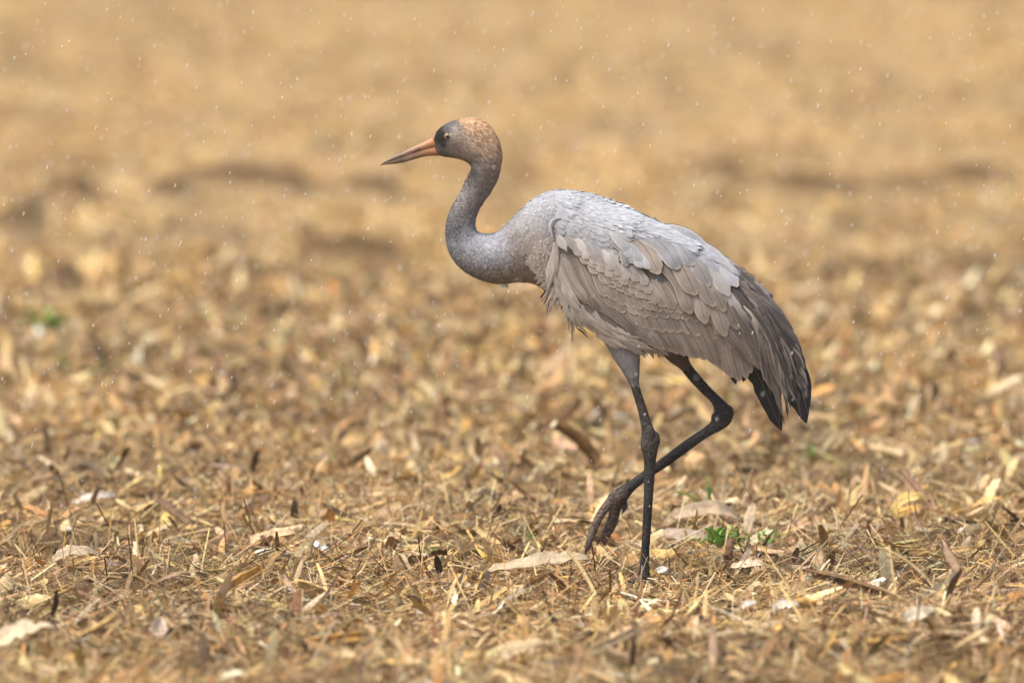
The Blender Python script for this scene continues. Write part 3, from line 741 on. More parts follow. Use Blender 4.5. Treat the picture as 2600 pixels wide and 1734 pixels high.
# bustle: long loose tertials drooping over the tail
def plume(b, m_, t_, wv, c0, c1, lift, rag=.26, tip='loose'):
    feather('plume_feather', [b, m_, t_], wv, lift=lift, c0=jc(c0 * jr.choice([.42, .8, 1.15, 1.2, 1.5]), .1), c1=jc(c1 * jr.choice([.6, 1, 1.2]), .2), fr=.2, tip=tip, n=18, ragged=rag, camber=.12, tilt=4)  # some plumes darkened to paint the black gaps between them
BW = np.array([.21, .178, .158]); BD = np.array([.105, .088, .08]); BX = np.array([.03, .026, .026])
for b, m_, t_, wv, c0, c1, lf in (
    # outer edge, shorter to longer
    ((1780, 622), (1850, 672), (1908, 738), 34, PALE * .7, BD, 12), ((1770, 640), (1850, 690), (1925, 745), 30, BD, BX, 14), ((1800, 650), (1880, 700), (1962, 767), 34, BW, BD, 10),
    ((1790, 640), (1870, 710), (1935, 765), 26, WG * .8, BX, 15),
    ((1815, 660), (1915, 735), (1992, 798), 36, BW * .9, BW * .8, 9), ((1830, 680), (1940, 760), (2018, 842), 38, BW * .9, BW * .8, 8), ((1835, 690), (1960, 790), (2036, 884), 38, BW * .8, BW * .75, 7),
    ((1840, 690), (1980, 820), (2046, 930), 36, BW * .8, BD, 6), ((1840, 690), (1990, 840), (2050, 990), 36, BW * .85, BD, 5),
    # middle fall
    ((1820, 690), (1945, 820), (2028, 960), 34, BW, BW * .8, 11), ((1810, 700), (1930, 830), (2010, 985), 36, BW * 1.1, BW * .8, 12), ((1800, 710), (1915, 840), (1998, 1010), 36, BW * 1.15, BW * .75, 13),
    ((1800, 720), (1905, 850), (1990, 1058), 36, BW * 1.1, BW * .55, 14), ((1830, 720), (1950, 860), (2004, 1046), 34, BW, BW * .6, 10), ((1800, 730), (1895, 860), (1972, 1008), 34, BW * 1.2, BW * .8, 13),
    ((1790, 740), (1880, 850), (1950, 960), 36, WB * .9, BW, 12), ((1780, 745), (1862, 850), (1925, 935), 36, WB, WB * .8, 11), ((1770, 750), (1850, 850), (1905, 925), 36, WB, WB * .85, 10),
    ((1840, 740), (1960, 880), (2016, 1010), 32, BW * .9, BD, 9), ((1850, 740), (1975, 870), (2032, 985), 30, BW * .9, BD, 8),
    # streaks in the fall, the dark ones painting shaded gaps between plumes
    ((1790, 650), (1865, 720), (1930, 800), 22, BD * .8, BX, 17), ((1800, 665), (1880, 745), (1950, 830), 20, BD, BX, 16), ((1810, 690), (1890, 780), (1955, 880), 22, BW * .9, BD, 17),
    ((1800, 690), (1860, 760), (1915, 860), 28, WG * .9, BW, 18), ((1830, 730), (1915, 840), (1965, 950), 24, BW * 1.3, BD, 17), ((1850, 760), (1940, 860), (1995, 975), 24, BW * 1.2, BW * .8, 16),
    ((1840, 740), (1900, 840), (1935, 920), 26, WB * 1.05, BW, 18), ((1860, 760), (1960, 860), (2020, 950), 22, BW * 1.15, BW * .7, 15)):
    plume(b, m_, t_, wv, c0, c1, lf)
for i in range(22):                          # ragged tertials, coloured dark to paint the shaded gaps between
    k = jr.random()
    b = (1800 + 60 * k, 660 + 90 * k); t_ = (1935 + jr.uniform(0, 105), 0)
    t_ = (t_[0], 770 + (t_[0] - 1935) * jr.uniform(1.2, 2.3) + jr.uniform(0, 70))
    plume(b, ((b[0] + t_[0]) / 2 + 22, (b[1] + t_[1]) / 2 - 22), t_, jr.uniform(12, 22), BW * jr.uniform(.5, 1.1), BX * jr.uniform(.8, 3), 16 + jr.uniform(-3, 4), .32)
for px0, py0, tx0, ty0 in ((1960, 950, 1992, 1078), (1972, 960, 1978, 1070), (2010, 960, 2034, 1058), (2025, 940, 2050, 1048), (1990, 950, 2008, 1040), (1985, 940, 2000, 1062)):
    plume((px0 - 40, py0 - 90), (px0, py0), (tx0, ty0), 15, BW * .7, BX, jr.uniform(2, 10), .3)
for i in range(26):                          # thin loose barbs of the bustle
    k = jr.random()
    b = (1850 + 90 * k, 740 + 60 * k + jr.uniform(-10, 50)); t_ = (b[0] + jr.uniform(60, 120), b[1] + jr.uniform(110, 210))
    if t_[0] > 2040: continue
    plume(b, ((b[0] + t_[0]) / 2 + 16, (b[1] + t_[1]) / 2 - 14), t_, jr.uniform(6, 12), BW * jr.uniform(.6, 1.6), BW * jr.uniform(.5, 1.2), 19, .3)
for i in range(34):
    k = jr.random(); e0 = catmull(np.array([(1905, 735), (1960, 775), (2000, 820), (2025, 870), (2040, 920), (2046, 980)], float), 50)[int(k * 49)]
    a = math.radians(30 + 50 * k + jr.uniform(-12, 12)); L = jr.uniform(22, 46)
    feather('plume_feather', [(e0[0] - 18 - math.cos(a) * 20, e0[1] - math.sin(a) * 20), (e0[0] - 6, e0[1]), (e0[0] + math.cos(a) * L * .55, e0[1] + math.sin(a) * L * .8)], jr.uniform(3, 7), lift=jr.uniform(-4, 10), c0=jc(BW * 1.2, .3), tip='loose', n=8, ragged=.2)
# soft flank feathers lying over the lower edge of the wing
FL = np.array([.43, .38, .335])
for i in range(46):
    k = i / 45
    p0 = catmull(np.array([(1405, 650), (1432, 720), (1470, 775), (1530, 815), (1585, 845)], float), 46)[i]
    a = math.radians(76 - 50 * k + jr.uniform(-10, 10)); L = jr.uniform(60, 95)
    bpt = (p0[0] + jr.uniform(-12, 12), p0[1] + jr.uniform(-14, 18))
    e = (bpt[0] + math.cos(a) * L, bpt[1] + math.sin(a) * L)
    e = (e[0], min(e[1], 850 + (e[0] - 1500) * .32 + 12))
    feather('flank_feather', [bpt, ((bpt[0] + e[0]) / 2 - 6, (bpt[1] + e[1]) / 2 + 5), e], jr.uniform(13, 22), lift=7 + jr.uniform(-2, 2), c0=jc(FL), c1=jc(FL * .9), fr=.1, tip='loose', n=10, ragged=.25)
# pale tuft hanging at the front of the wing, wisps under the breast
for i in range(6):
    x0 = 1406 + jr.uniform(-8, 8)
    feather('flank_feather', [(x0, 615 + jr.uniform(-10, 40)), (x0 - 8, 690), (1382 + jr.uniform(-6, 16), 728 + jr.uniform(-20, 14))], jr.uniform(14, 20), lift=9 + jr.uniform(-1, 2), c0=jc(FL * 1.05), fr=.1, tip='loose', n=9, ragged=.25)
for t_ in ((1372, 762), (1380, 778), (1388, 800), (1398, 775), (1410, 785), (1425, 792), (1436, 815), (1443, 838), (1452, 868), (1458, 840), (1466, 832), (1447, 820), (1420, 770), (1430, 770), (1455, 800), (1470, 812)):
    b = (1408 + (t_[0] - 1372) * .45 + jr.uniform(-6, 6), 700 + (t_[0] - 1372) * .5)
    feather('flank_feather', [b, ((b[0] + t_[0]) / 2 + 4, (b[1] + t_[1]) / 2), t_], jr.uniform(11, 19), lift=3 + jr.uniform(-6, 3), c0=jc(FL), c1=jc(FL * .95), fr=.05, tip='loose', n=10, ragged=.35)
feather('flank_feather', [(1462, 826), (1480, 840), (1494, 855)], 6, lift=-8, c0=DK * 1.8, tip='loose', n=8)
for i in range(10):
    x0 = 1625 + 8 * i
    feather('flank_feather', [(x0 - 20, 860 + i), (x0 - 4, 882 + i), (x0 + jr.uniform(-2, 12), 903 + jr.uniform(-4, 8))], 11, lift=-8, c0=jc(FL * .75), tip='loose', n=8, ragged=.3)
for i in range(4):
    feather('flank_feather', [(1268 + 4 * i, 712), (1274 + 4 * i, 722), (1276 + 5 * i, 731 + (i % 2) * 3)], 8, lift=0, c0=(.75, .75, .74), tip='loose', n=7, ragged=.3, dfun=lambda a, b: np.full(np.shape(a), .012))
# lifted shoulder edge
feather('scapular_feather', [(1424, 549), (1408, 551), (1397, 566), (1400, 588), (1406, 606)], 10, lift=10, c0=PALE * .85, tip='loose', n=12, camber=.25)

def wing(side):
    nu, nv = 34, 22
    u = np.linspace(-25, 560, nu); q = np.linspace(-.985, 1.02, nv)
    U, Q = np.meshgrid(u, q, indexing='ij')
    vc = np.interp(U, _u, _vc); vh = np.interp(U, _u, _vh)
    lim = np.interp(U, [-40, 40, 150, 300, 400, 480, 560], [.55, .75, .80, .80, .72, .6, .4])
    Vv = vc + np.where(Q > 0, Q * lim, Q) * vh * .97
    px = AXO[0] + U * AXD[0] - Vv * AXD[1]; py = AXO[1] + U * AXD[1] + Vv * AXD[0]
    y = S(px, py) - .004
    V = np.stack([(px - 1300) / 1000, side * y, (1475 - py) / 1000], -1).reshape(-1, 3)
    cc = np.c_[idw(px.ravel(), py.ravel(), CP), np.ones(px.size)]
    me = mesh_np('wing', rel(V), grid_faces(nu, nv), cc)
    o = obj('wing', me, M['plumage'], crane)
    sdm = o.modifiers.new('thick', 'SOLIDIFY'); sdm.thickness = 0.004; sdm.offset = 0
    return o, V, grid_faces(nu, nv)
wn, WV, WF = wing(-1)
wf, WV2, WF2 = wing(1)
wn['label'] = 'folded wing facing the viewer with brown grey scalloped coverts'
yo = ORG.y
for nm, me in FE:
    obj(nm, me, M['feather'], wn)
    o = obj(nm, me, None, wf)
    o.scale = (1, -1, 1); o.location = (0, -2 * yo, 0)

# ---- contour feathers: thousands of small ones over head, neck, breast, back, thigh
tris = []
body_tri = []
wv_ = np.array([v.co for v in body_me.vertices]) + np.array(ORG)
body_me.calc_loop_triangles()
lt = np.empty(len(body_me.loop_triangles) * 3, np.int32); body_me.loop_triangles.foreach_get('vertices', lt); lt = lt.reshape(-1, 3)
def tri_of(F): return np.concatenate([F[:, [0, 1, 2]], F[:, [0, 2, 3]]])
T3 = np.concatenate([wv_[lt], WV[tri_of(WF)], WV2[tri_of(WF2)]])
src = np.r_[np.zeros(len(lt), int), np.ones(len(tri_of(WF)) * 2, int)]
ctr = T3.mean(1)
nrm = np.cross(T3[:, 1] - T3[:, 0], T3[:, 2] - T3[:, 0]); area = np.linalg.norm(nrm, axis=1) / 2
nrm = nrm / (2 * area[:, None] + 1e-12)
flip = (src == 1) & (np.sign(nrm[:, 1]) != np.sign(ctr[:, 1]))
nrm[flip] *= -1
tx_, ty_ = to_px(ctr)
mids = np.array([((a[0] + b[0]) / 2, (a[1] + b[1]) / 2) for a, b, *_ in SEC])
mt = np.gradient(mids, axis=0); mt /= np.linalg.norm(mt, axis=1)[:, None]
# keep-out: bill face, eyes, bare legs, the coverts of the wing, deep rear
zone_cov = (ty_ > 615 + (tx_ - 1440) * .30) & (tx_ > 1415) & (ty_ < 875) & (np.abs(ctr[:, 1]) > .03)
zone_leg = ((ty_ > 970) | ((tx_ > 1660) & (ty_ > 925) & (ctr[:, 1] > .02)))
rear = tx_ > 1800
ok = ~(((src == 1) & (np.abs(ctr[:, 1]) < .04)) | zone_cov | zone_leg | rear | ((tx_ > 1640) & (ty_ > 830))) & (np.hypot(tx_ - 1137, ty_ - 346) > 14) & (tx_ > 1108)
head = (ty_ < 440); neck = (ty_ >= 440) & (tx_ < 1290); 
dens = np.where(head, 5.0, np.where(neck, 2.2, 1.0)) * area * ok
pr = dens / dens.sum()
rc = np.random.default_rng(77)
NC = 60000
idx = rc.choice(len(T3), NC, p=pr)
bw = rc.dirichlet((1, 1, 1), NC)
pos = (T3[idx] * bw[:, :, None]).sum(1); nn = nrm[idx]
px, py = to_px(pos)
d2 = (px[:, None] - mids[None, :, 0]) ** 2 + (py[:, None] - mids[None, :, 1]) ** 2
wgt = 1 / (d2 + 400) ** 2
fl = (wgt[:, :, None] * mt[None]).sum(1)
hd = py < 430
fl[hd] = np.c_[np.ones(hd.sum()), 0.15 + 0.012 * np.clip(px[hd] - 1160, 0, 120)]
th = (px > 1535) & (px < 1630) & (py > 868)
fl[th] = (0.35, 0.94)
tg = np.c_[fl[:, 0], np.zeros(NC), -fl[:, 1]] + 0.13 * rc.normal(size=(NC, 3))
tg -= (tg * nn).sum(1)[:, None] * nn; tg /= np.linalg.norm(tg, axis=1)[:, None]
bn = np.cross(nn, tg)
hm = np.clip((470 - py) / 40, 0, 1); nm_ = np.clip((1320 - px) / 80, 0, 1) * (1 - hm)
Lc = (0.021 * (1 - hm) * (1 - nm_) + 0.016 * nm_ + 0.0105 * hm) * rc.uniform(.7, 1.35, NC)
Wc = (0.0048 * (1 - hm) * (1 - nm_) + 0.0026 * nm_ + 0.0018 * hm) * rc.uniform(.7, 1.4, NC)
lift_ = (0.0013 * (1 - hm) * (1 - nm_) + 0.0012 * nm_ + 0.0010 * hm) * rc.uniform(.4, 1.6, NC)
isw = src[idx] == 1
lift_ = lift_ * np.where(isw, .6, .55) + isw * 0.0042
# the soft pale shoulder: the same small feathers over the scapular mantle, both sides
NS = 6500
ks = rc.uniform(0, 1, NS)
top_ = np.interp(1415 + 425 * ks, [1415, 1440, 1500, 1565, 1640, 1720, 1775, 1815, 1850], [484, 486, 494, 515, 549, 588, 615, 643, 676])
spx = 1415 + 425 * ks
spy = top_ + 4 + rc.uniform(0, 1, NS) ** 1.5 * np.interp(ks, [0, .2, .4, .6, .8, 1], [120, 135, 115, 75, 50, 20])
sgn = np.where(rc.uniform(size=NS) < .62, -1, 1)
rel_ = np.clip((spy - top_) / np.interp(ks, [0, .2, .4, .6, .8, 1], [120, 135, 115, 75, 50, 20]), 0, 1)
fade = 1 - .8 * np.clip((rel_ - .35) / .5, 0, 1)
def mant(a, b):
    t_ = np.clip((a - 1470) / 130, 0, 1); t_ = t_ * t_ * (3 - 2 * t_)
    return S(a, b) + .004 + (.023 * t_ - .004 * np.clip((a - 1650) / 150, 0, 1)) * fade * ridge(a, b)
s0 = mant(spx, spy); gxs = (mant(spx + 2, spy) - mant(spx - 2, spy)) / .004; gys = (mant(spx, spy + 2) - mant(spx, spy - 2)) / .004
gl = np.clip(np.hypot(gxs, gys), 1e-6, None); sc_ = np.minimum(1, 2.5 / gl)
ns_ = np.c_[-gxs * sc_ * 1.0, np.ones(NS), gys * sc_]; ns_ /= np.linalg.norm(ns_, axis=1)[:, None]
ns_[:, 1] *= sgn
ps_ = np.c_[(spx - 1300) / 1000, sgn * s0, (1475 - spy) / 1000]
aa = np.radians(30 + 22 * np.clip((spy - top_) / 100, 0, 1.2)) + .12 * rc.normal(size=NS)
ts_ = np.c_[np.cos(aa), np.zeros(NS), -np.sin(aa)]
ts_ -= (ts_ * ns_).sum(1)[:, None] * ns_; ts_ /= np.linalg.norm(ts_, axis=1)[:, None]
pos = np.r_[pos, ps_]; nn = np.r_[nn, ns_]; tg = np.r_[tg, ts_]; bn = np.cross(nn, tg)
px = np.r_[px, spx]; py = np.r_[py, spy]; NC += NS
hm = np.r_[hm, np.zeros(NS)]; nm_ = np.r_[nm_, np.zeros(NS)]
big = rc.uniform(.8, 1.5, NS) * (1 + .9 * ks)
Lc = np.r_[Lc, .024 * big]; Wc = np.r_[Wc, .0075 * big]; lift_ = np.r_[lift_, .0022 * rc.uniform(.5, 1.5, NS)]
# ruffled crest at the back of the crown
cr_ = (hm > .9) & (px > 1195) & (px < 1290) & (py < 405) & (rc.uniform(size=NC) < .35)
Lc[cr_] *= 1.5; lift_[cr_] *= 3.2; Wc[cr_] *= 1.3
tm = np.array([0, .45, .8, 1.0]); wm = np.array([.5, 1.0, .75, .12]); hmz = np.array([.2, .7, 1.0, 1.05])
V = []
for k in range(4):
    for s in (-.5, .5):
        V.append(pos + tg * (Lc * (tm[k] - .3))[:, None] + bn * (Wc * wm[k] * s)[:, None] + nn * (lift_ * hmz[k])[:, None])
V = np.stack(V, 1).reshape(-1, 3)
f1 = grid_faces(4, 2)
F = (f1[None] + (np.arange(NC) * 8)[:, None, None]).reshape(-1, 4)
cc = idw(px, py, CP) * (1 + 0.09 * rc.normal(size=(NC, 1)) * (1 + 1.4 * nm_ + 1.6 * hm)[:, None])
stre = (nm_ > .5) & (px < 1180) & (py < 610) & (rc.uniform(size=NC) < .16); cc[stre] *= .35
cc = np.clip(cc, .008, .75)
tip_tone = np.array([.97, .97, 1.0, 1.0, 1.03, 1.03, 1.06, 1.06])  # each small feather slightly lighter towards its tip
cc = np.repeat(cc, 8, 0) * np.tile(tip_tone, NC)[:, None]
cf = obj('contour_feathers', mesh_np('contour_feathers', rel(V), F, np.c_[cc, np.ones(len(cc))]), M['plumage'], crane)
cf['kind'] = 'stuff'

# ---- beads of water on the back, coloured white for their sparkle
def bead_cloud(centres, rad, stretch=None, axis_=None):
    """octahedra subdivided once; centres (n,3), rad (n,)"""
    b = bmesh.new(); bmesh.ops.create_icosphere(b, subdivisions=1, radius=1.0)
    sv = np.array([v.co for v in b.verts]); sf = np.array([[v.index for v in f.verts] for f in b.faces]); b.free()
    n = len(centres)
    loc = sv[None] * rad[:, None, None]
    if stretch is not None:
        along = (loc * axis_[:, None, :]).sum(-1, keepdims=True)
        loc = loc + axis_[:, None, :] * along * (stretch[:, None, None] - 1)
    V = (centres[:, None] + loc).reshape(-1, 3)
    F = (sf[None] + (np.arange(n) * len(sv))[:, None, None]).reshape(-1, 3)
    return V, F
up = (nn[:, 2] > .45) & (px > 1300) & (py < 620)
sel = np.where(up)[0]
sel = rc.choice(sel, min(500, len(sel)), replace=False)
V, F = bead_cloud(pos[sel] + nn[sel] * (0.003 + lift_[sel])[:, None] + rc.normal(0, .004, (len(sel), 3)) * (1 - np.abs(nn[sel])), rc.uniform(.0006, .0012, len(sel)))
wd = obj('water_beads', mesh_np('water_beads', rel(V), F), M['drop'], crane)
wd['kind'] = 'stuff'

# ------------------------------------------------------------------ single pieces of maize litter
def tz(x, y): return float(terrain(np.array([x]), np.array([y]))[0])

def frame_from(a, b, roll=0.0):
    d = (b - a); L = d.length; d.normalize()
    up_ = Vector((0, 0, 1)) if abs(d.z) < .95 else Vector((1, 0, 0))
    s_ = d.cross(up_).normalized(); u_ = s_.cross(d)
    R = Matrix.Rotation(roll, 3, d)
    return d, R @ s_, R @ u_, L

def stalk_mesh(name, L, r, seed, split=0.0, node=True, col=None):
    """broken maize stalk along +X from 0: ridged rind, joint, frayed ends; returns rind mesh, pith mesh"""
    q = np.random.default_rng(seed); nr, k = 10, 12
    t = np.linspace(0, 1, k); th = np.linspace(0, 2 * np.pi * (1 - split), nr, endpoint=split > 0)
    R = r * (1 - .12 * t)[:, None] * (1 + .06 * q.normal(size=(1, nr))) * np.ones((k, 1))
    if node:
        R *= 1 + .22 * np.exp(-((t - q.uniform(.25, .75)) / .05) ** 2)[:, None]
    bow = .06 * L * q.normal() * (t * (1 - t) * 4)
    x = t[:, None] * L + np.zeros((1, nr))
    x[0] += q.uniform(-.25, .6, nr) * r; x[-1] += q.uniform(-1.2, .9, nr) * r * (1 + 1.5 * split)
    V = np.stack([x, np.cos(th)[None] * R, np.sin(th)[None] * R * .9 + bow[:, None]], -1).reshape(-1, 3)
    c = np.array(col if col is not None else PAL[q.choice([0, 2, 3, 4, 5])]) * q.uniform(.8, 1.1)
    cc = c[None, None] * (1 + .18 * q.normal(size=(1, nr, 1))) * (1 + .1 * q.normal(size=(k, 1, 1)))
    cc = np.clip(cc, .02, .8).reshape(-1, 3)
    rind = mesh_np(name, V, grid_faces(k, nr, split == 0), np.c_[cc, np.ones(len(cc))])
    piths = []
    for e, xe in ((0, .12 * r), (1, L - .35 * r)):
        ring = [(xe, math.cos(a) * r * .86, math.sin(a) * r * .78) for a in th]
        pv = [(xe + (.15 * r if e else -.1 * r), 0, 0)] + ring
        pf = [(0, 1 + i, 1 + (i + 1) % nr) for i in range(nr if split == 0 else nr - 1)]
        pc_ = np.clip(np.array([.60, .49, .33]) * (1 + .12 * q.normal(size=(len(pv), 1))), .1, .8)
        piths.append(mesh_np('pith', pv, pf, np.c_[pc_, np.ones(len(pc_))]))
    return rind, piths, c

def place(o, a, b, roll=0.0):
    d, s_, u_, L = frame_from(a, b, roll)
    o.matrix_world = Matrix(((d.x, s_.x, u_.x, a.x), (d.y, s_.y, u_.y, a.y), (d.z, s_.z, u_.z, a.z), (0, 0, 0, 1)))

def tone(c):
    m_ = float(np.mean(c))
    if m_ > .5: return 'cream'
    if m_ < .13: return 'dark brown'
    if m_ < .22: return 'brown'
    if c[2] / c[0] > .48: return 'greyish tan'
    if c[1] / c[0] < .64: return 'rusty'
    return 'golden' if c[2] / c[0] < .33 else 'straw coloured'

def stalk(a, b, r, seed, label, group=None, cat='stalk', split=0.0, name='maize_stalk', col=None, roll=0.0):
    a, b = Vector(a), Vector(b)
    rind, piths, c_ = stalk_mesh(name, (b - a).length, r, seed, split, col=col)
    o = obj(name, rind, M['residue'])
    place(o, a, b, roll)
    for p_ in piths: obj('pith', p_, M['residue'], o)
    label = label.replace('COL', tone(c_))
    if split:
        sm_ = o.modifiers.new('t', 'SOLIDIFY'); sm_.thickness = r * .22; sm_.offset = -1
    return tag(o, label, cat, group)

def leaf_mesh(name, L, W, seed, col, curl=.2, twist=.6, cup=.25, pointed=True):
    q = np.random.default_rng(seed); k, m_ = 12, 5
    t = np.linspace(0, 1, k); sx = np.linspace(-.5, .5, m_)
    wp = W * (np.sin(np.pi * np.clip(t * .86 + .1, 0, 1)) ** .7 if pointed else (1 - .25 * np.abs(2 * t - 1) ** 3))
    edge = 1 + .10 * q.normal(size=(k, m_)) * (np.abs(sx) > .4)
    a = curl * np.pi * (t - .5) + .12 * np.cumsum(q.normal(size=k)) / k ** .5
    dx = np.cos(a) * L / (k - 1); dz = np.sin(-a) * L / (k - 1)
    x = np.r_[0, np.cumsum(dx)[:-1]]; z = np.r_[0, np.cumsum(dz)[:-1]]; z -= z.min() * .5
    tw = twist * (t - .5) * q.normal()
    yy = sx[None] * wp[:, None] * edge
    zz = cup * W * (2 * sx[None]) ** 2 * .5 * np.ones((k, 1)) + .05 * W * q.normal(size=(k, m_))
    Y2 = yy * np.cos(tw)[:, None] - zz * np.sin(tw)[:, None]; Z2 = yy * np.sin(tw)[:, None] + zz * np.cos(tw)[:, None]
    V = np.stack([x[:, None] + 0 * yy + (q.normal(size=(k, m_)) * L * .012), Y2, Z2 + z[:, None]], -1).reshape(-1, 3)
    vein = 1 + .13 * q.normal(size=(1, m_, 1))
    cc = np.clip(np.array(col)[None, None] * vein * (1 + .09 * q.normal(size=(k, 1, 1))), .01, .85) * np.ones((k, m_, 1))
    return mesh_np(name, V, grid_faces(k, m_), np.c_[cc.reshape(-1, 3), np.ones(k * m_)])

def leaf(loc, L, W, yaw, pitch, roll, seed, col, label, group=None, cat='husk', name='husk_leaf', mat='residue', parent=None, **kw):
    o = obj(name, leaf_mesh(name, L, W, seed, col, **kw), M[mat], parent)
    o.location = loc
    o.rotation_euler = (roll, -pitch, yaw)
    sm_ = o.modifiers.new('t', 'SOLIDIFY'); sm_.thickness = 0.0008
    return tag(o, label, cat, group) if label else o

def G(px, py, h=0.0):
    g = ground_at(px, py, .026)
    return Vector((g.x, g.y, tz(g.x, g.y) + .02 + h))

def seg(p0, p1, h0=.01, h1=None, depth=0.0):
    """a piece whose ends are seen at p0 (base on the litter) and p1; depth = how far p1 lies behind p0"""
    a = G(*p0, h0)
    k = (a.y + depth + CAM_D) / CAM_D
    b = Vector((cam.location.x + (p1[0] - 1300) / 1000 * k, a.y + depth, CAM_H + ((1475 - p1[1]) / 1000 - CAM_H) * k))
    if h1 is not None: b.z = tz(b.x, b.y) + h1
    return a, b

# the ones the photograph shows clearly
for p0, p1, h0, dp, r, sp, colr_, lab in (
    ((1516, 1206), (1400, 1074), .03, -.05, .021, 0, (.22, .115, .035), 'thick brown maize stalk leaning up behind the lifted foot'),
    ((488, 1326), (405, 1272), .01, .15, .014, 0, (.20, .125, .07), 'dark brown stalk end tilted up out of pale straw'),
    ((2452, 1478), (2393, 1376), 0, .08, .014, .45, (.33, .22, .13), 'split upright stalk stump with hollow pale side'),
    ((2386, 1518), (2225, 1392), .015, .35, .0045, 0, (.44, .32, .15), 'long thin straw leaning out past the split stump'),
    ((1277, 1384), (1208, 1342), .01, .12, .010, 0, (.60, .43, .19), 'short yellow stalk with a clean cut end'),
    ((1512, 1508), (1442, 1402), .01, .3, .0055, 0, (.50, .36, .17), 'straight yellow straw leaning beside the standing leg'),
    ((1196, 1436), (1150, 1352), 0, .05, .004, 0, (.26, .19, .12), 'thin grey brown twig standing up in the litter'),
    ((2180, 1372), (2110, 1428), .045, -.1, .008, 0, (.40, .30, .19), 'bent tan stalk arched like a tent'),
    ((2235, 1432), (2178, 1376), .01, .05, .008, .4, (.33, .22, .14), 'second leg of the tent shaped bent stalk'),
    ((2600, 1512), (1935, 1512), .02, 0, .013, 0, (.30, .21, .14), 'long grey brown stalk lying across the front of the litter'),
    ((2385, 1300), (2298, 1205), 0, .1, .012, 0, (.30, .17, .10), 'reddish brown stalk stub tilted up in blurred litter'),
    ((1268, 1563), (1100, 1572), .02, .05, .019, .4, (.56, .40, .22), 'fat pale split stalk section lying in front of the crane'),
    ((1080, 1716), (1030, 1688), .02, .05, .017, 0, (.66, .48, .24), 'blurred pale yellow stalk end in the foreground'),
    ((1016, 948), (1006, 868), 0, .03, .022, 0, (.22, .14, .07), 'upright dark maize stump in the blurred background'),
    ((2300, 1172), (2215, 1138), .02, .1, .014, 0, (.58, .44, .24), 'pale stalk lying in the blurred litter right of the tail'),
    ((2130, 1092), (1985, 1092), .02, .1, .016, 0, (.52, .36, .17), 'straw coloured stalk lying flat below the tail tip'),
    ((780, 1440), (795, 1372), 0, .03, .005, 0, (.24, .18, .10), 'dark olive twig sticking up beside two white fluffs'),
    ((120, 1325), (60, 1285), .02, .1, .011, 0, (.40, .24, .08), 'golden brown stalk half buried in straw'),
    ((255, 1235), (185, 1190), .02, .2, .010, 0, (.22, .15, .08), 'thin dark stalk slanting through blurred straw'),
    ((600, 1195), (565, 1135), 0, .1, .010, 0, (.30, .17, .07), 'short rusty stalk standing in blurred straw'),
    ((1150, 1165), (1165, 1100), 0, .1, .010, 0, (.34, .22, .10), 'brown stalk shard poking up in the middle distance'),
    ((2340, 1270), (2300, 1215), 0, .1, .009, 0, (.34, .22, .12), 'slim brown stalk shard beside the reddish stub'),
    ((300, 1590), (200, 1650), .03, .1, .018, 0, (.30, .23, .15), 'blurred grey stalk lying low in the foreground')):
    a, b = seg(p0, p1, h0, None, dp)
    stalk(a, b, r, int(p0[0]), lab, split=sp, col=colr_)

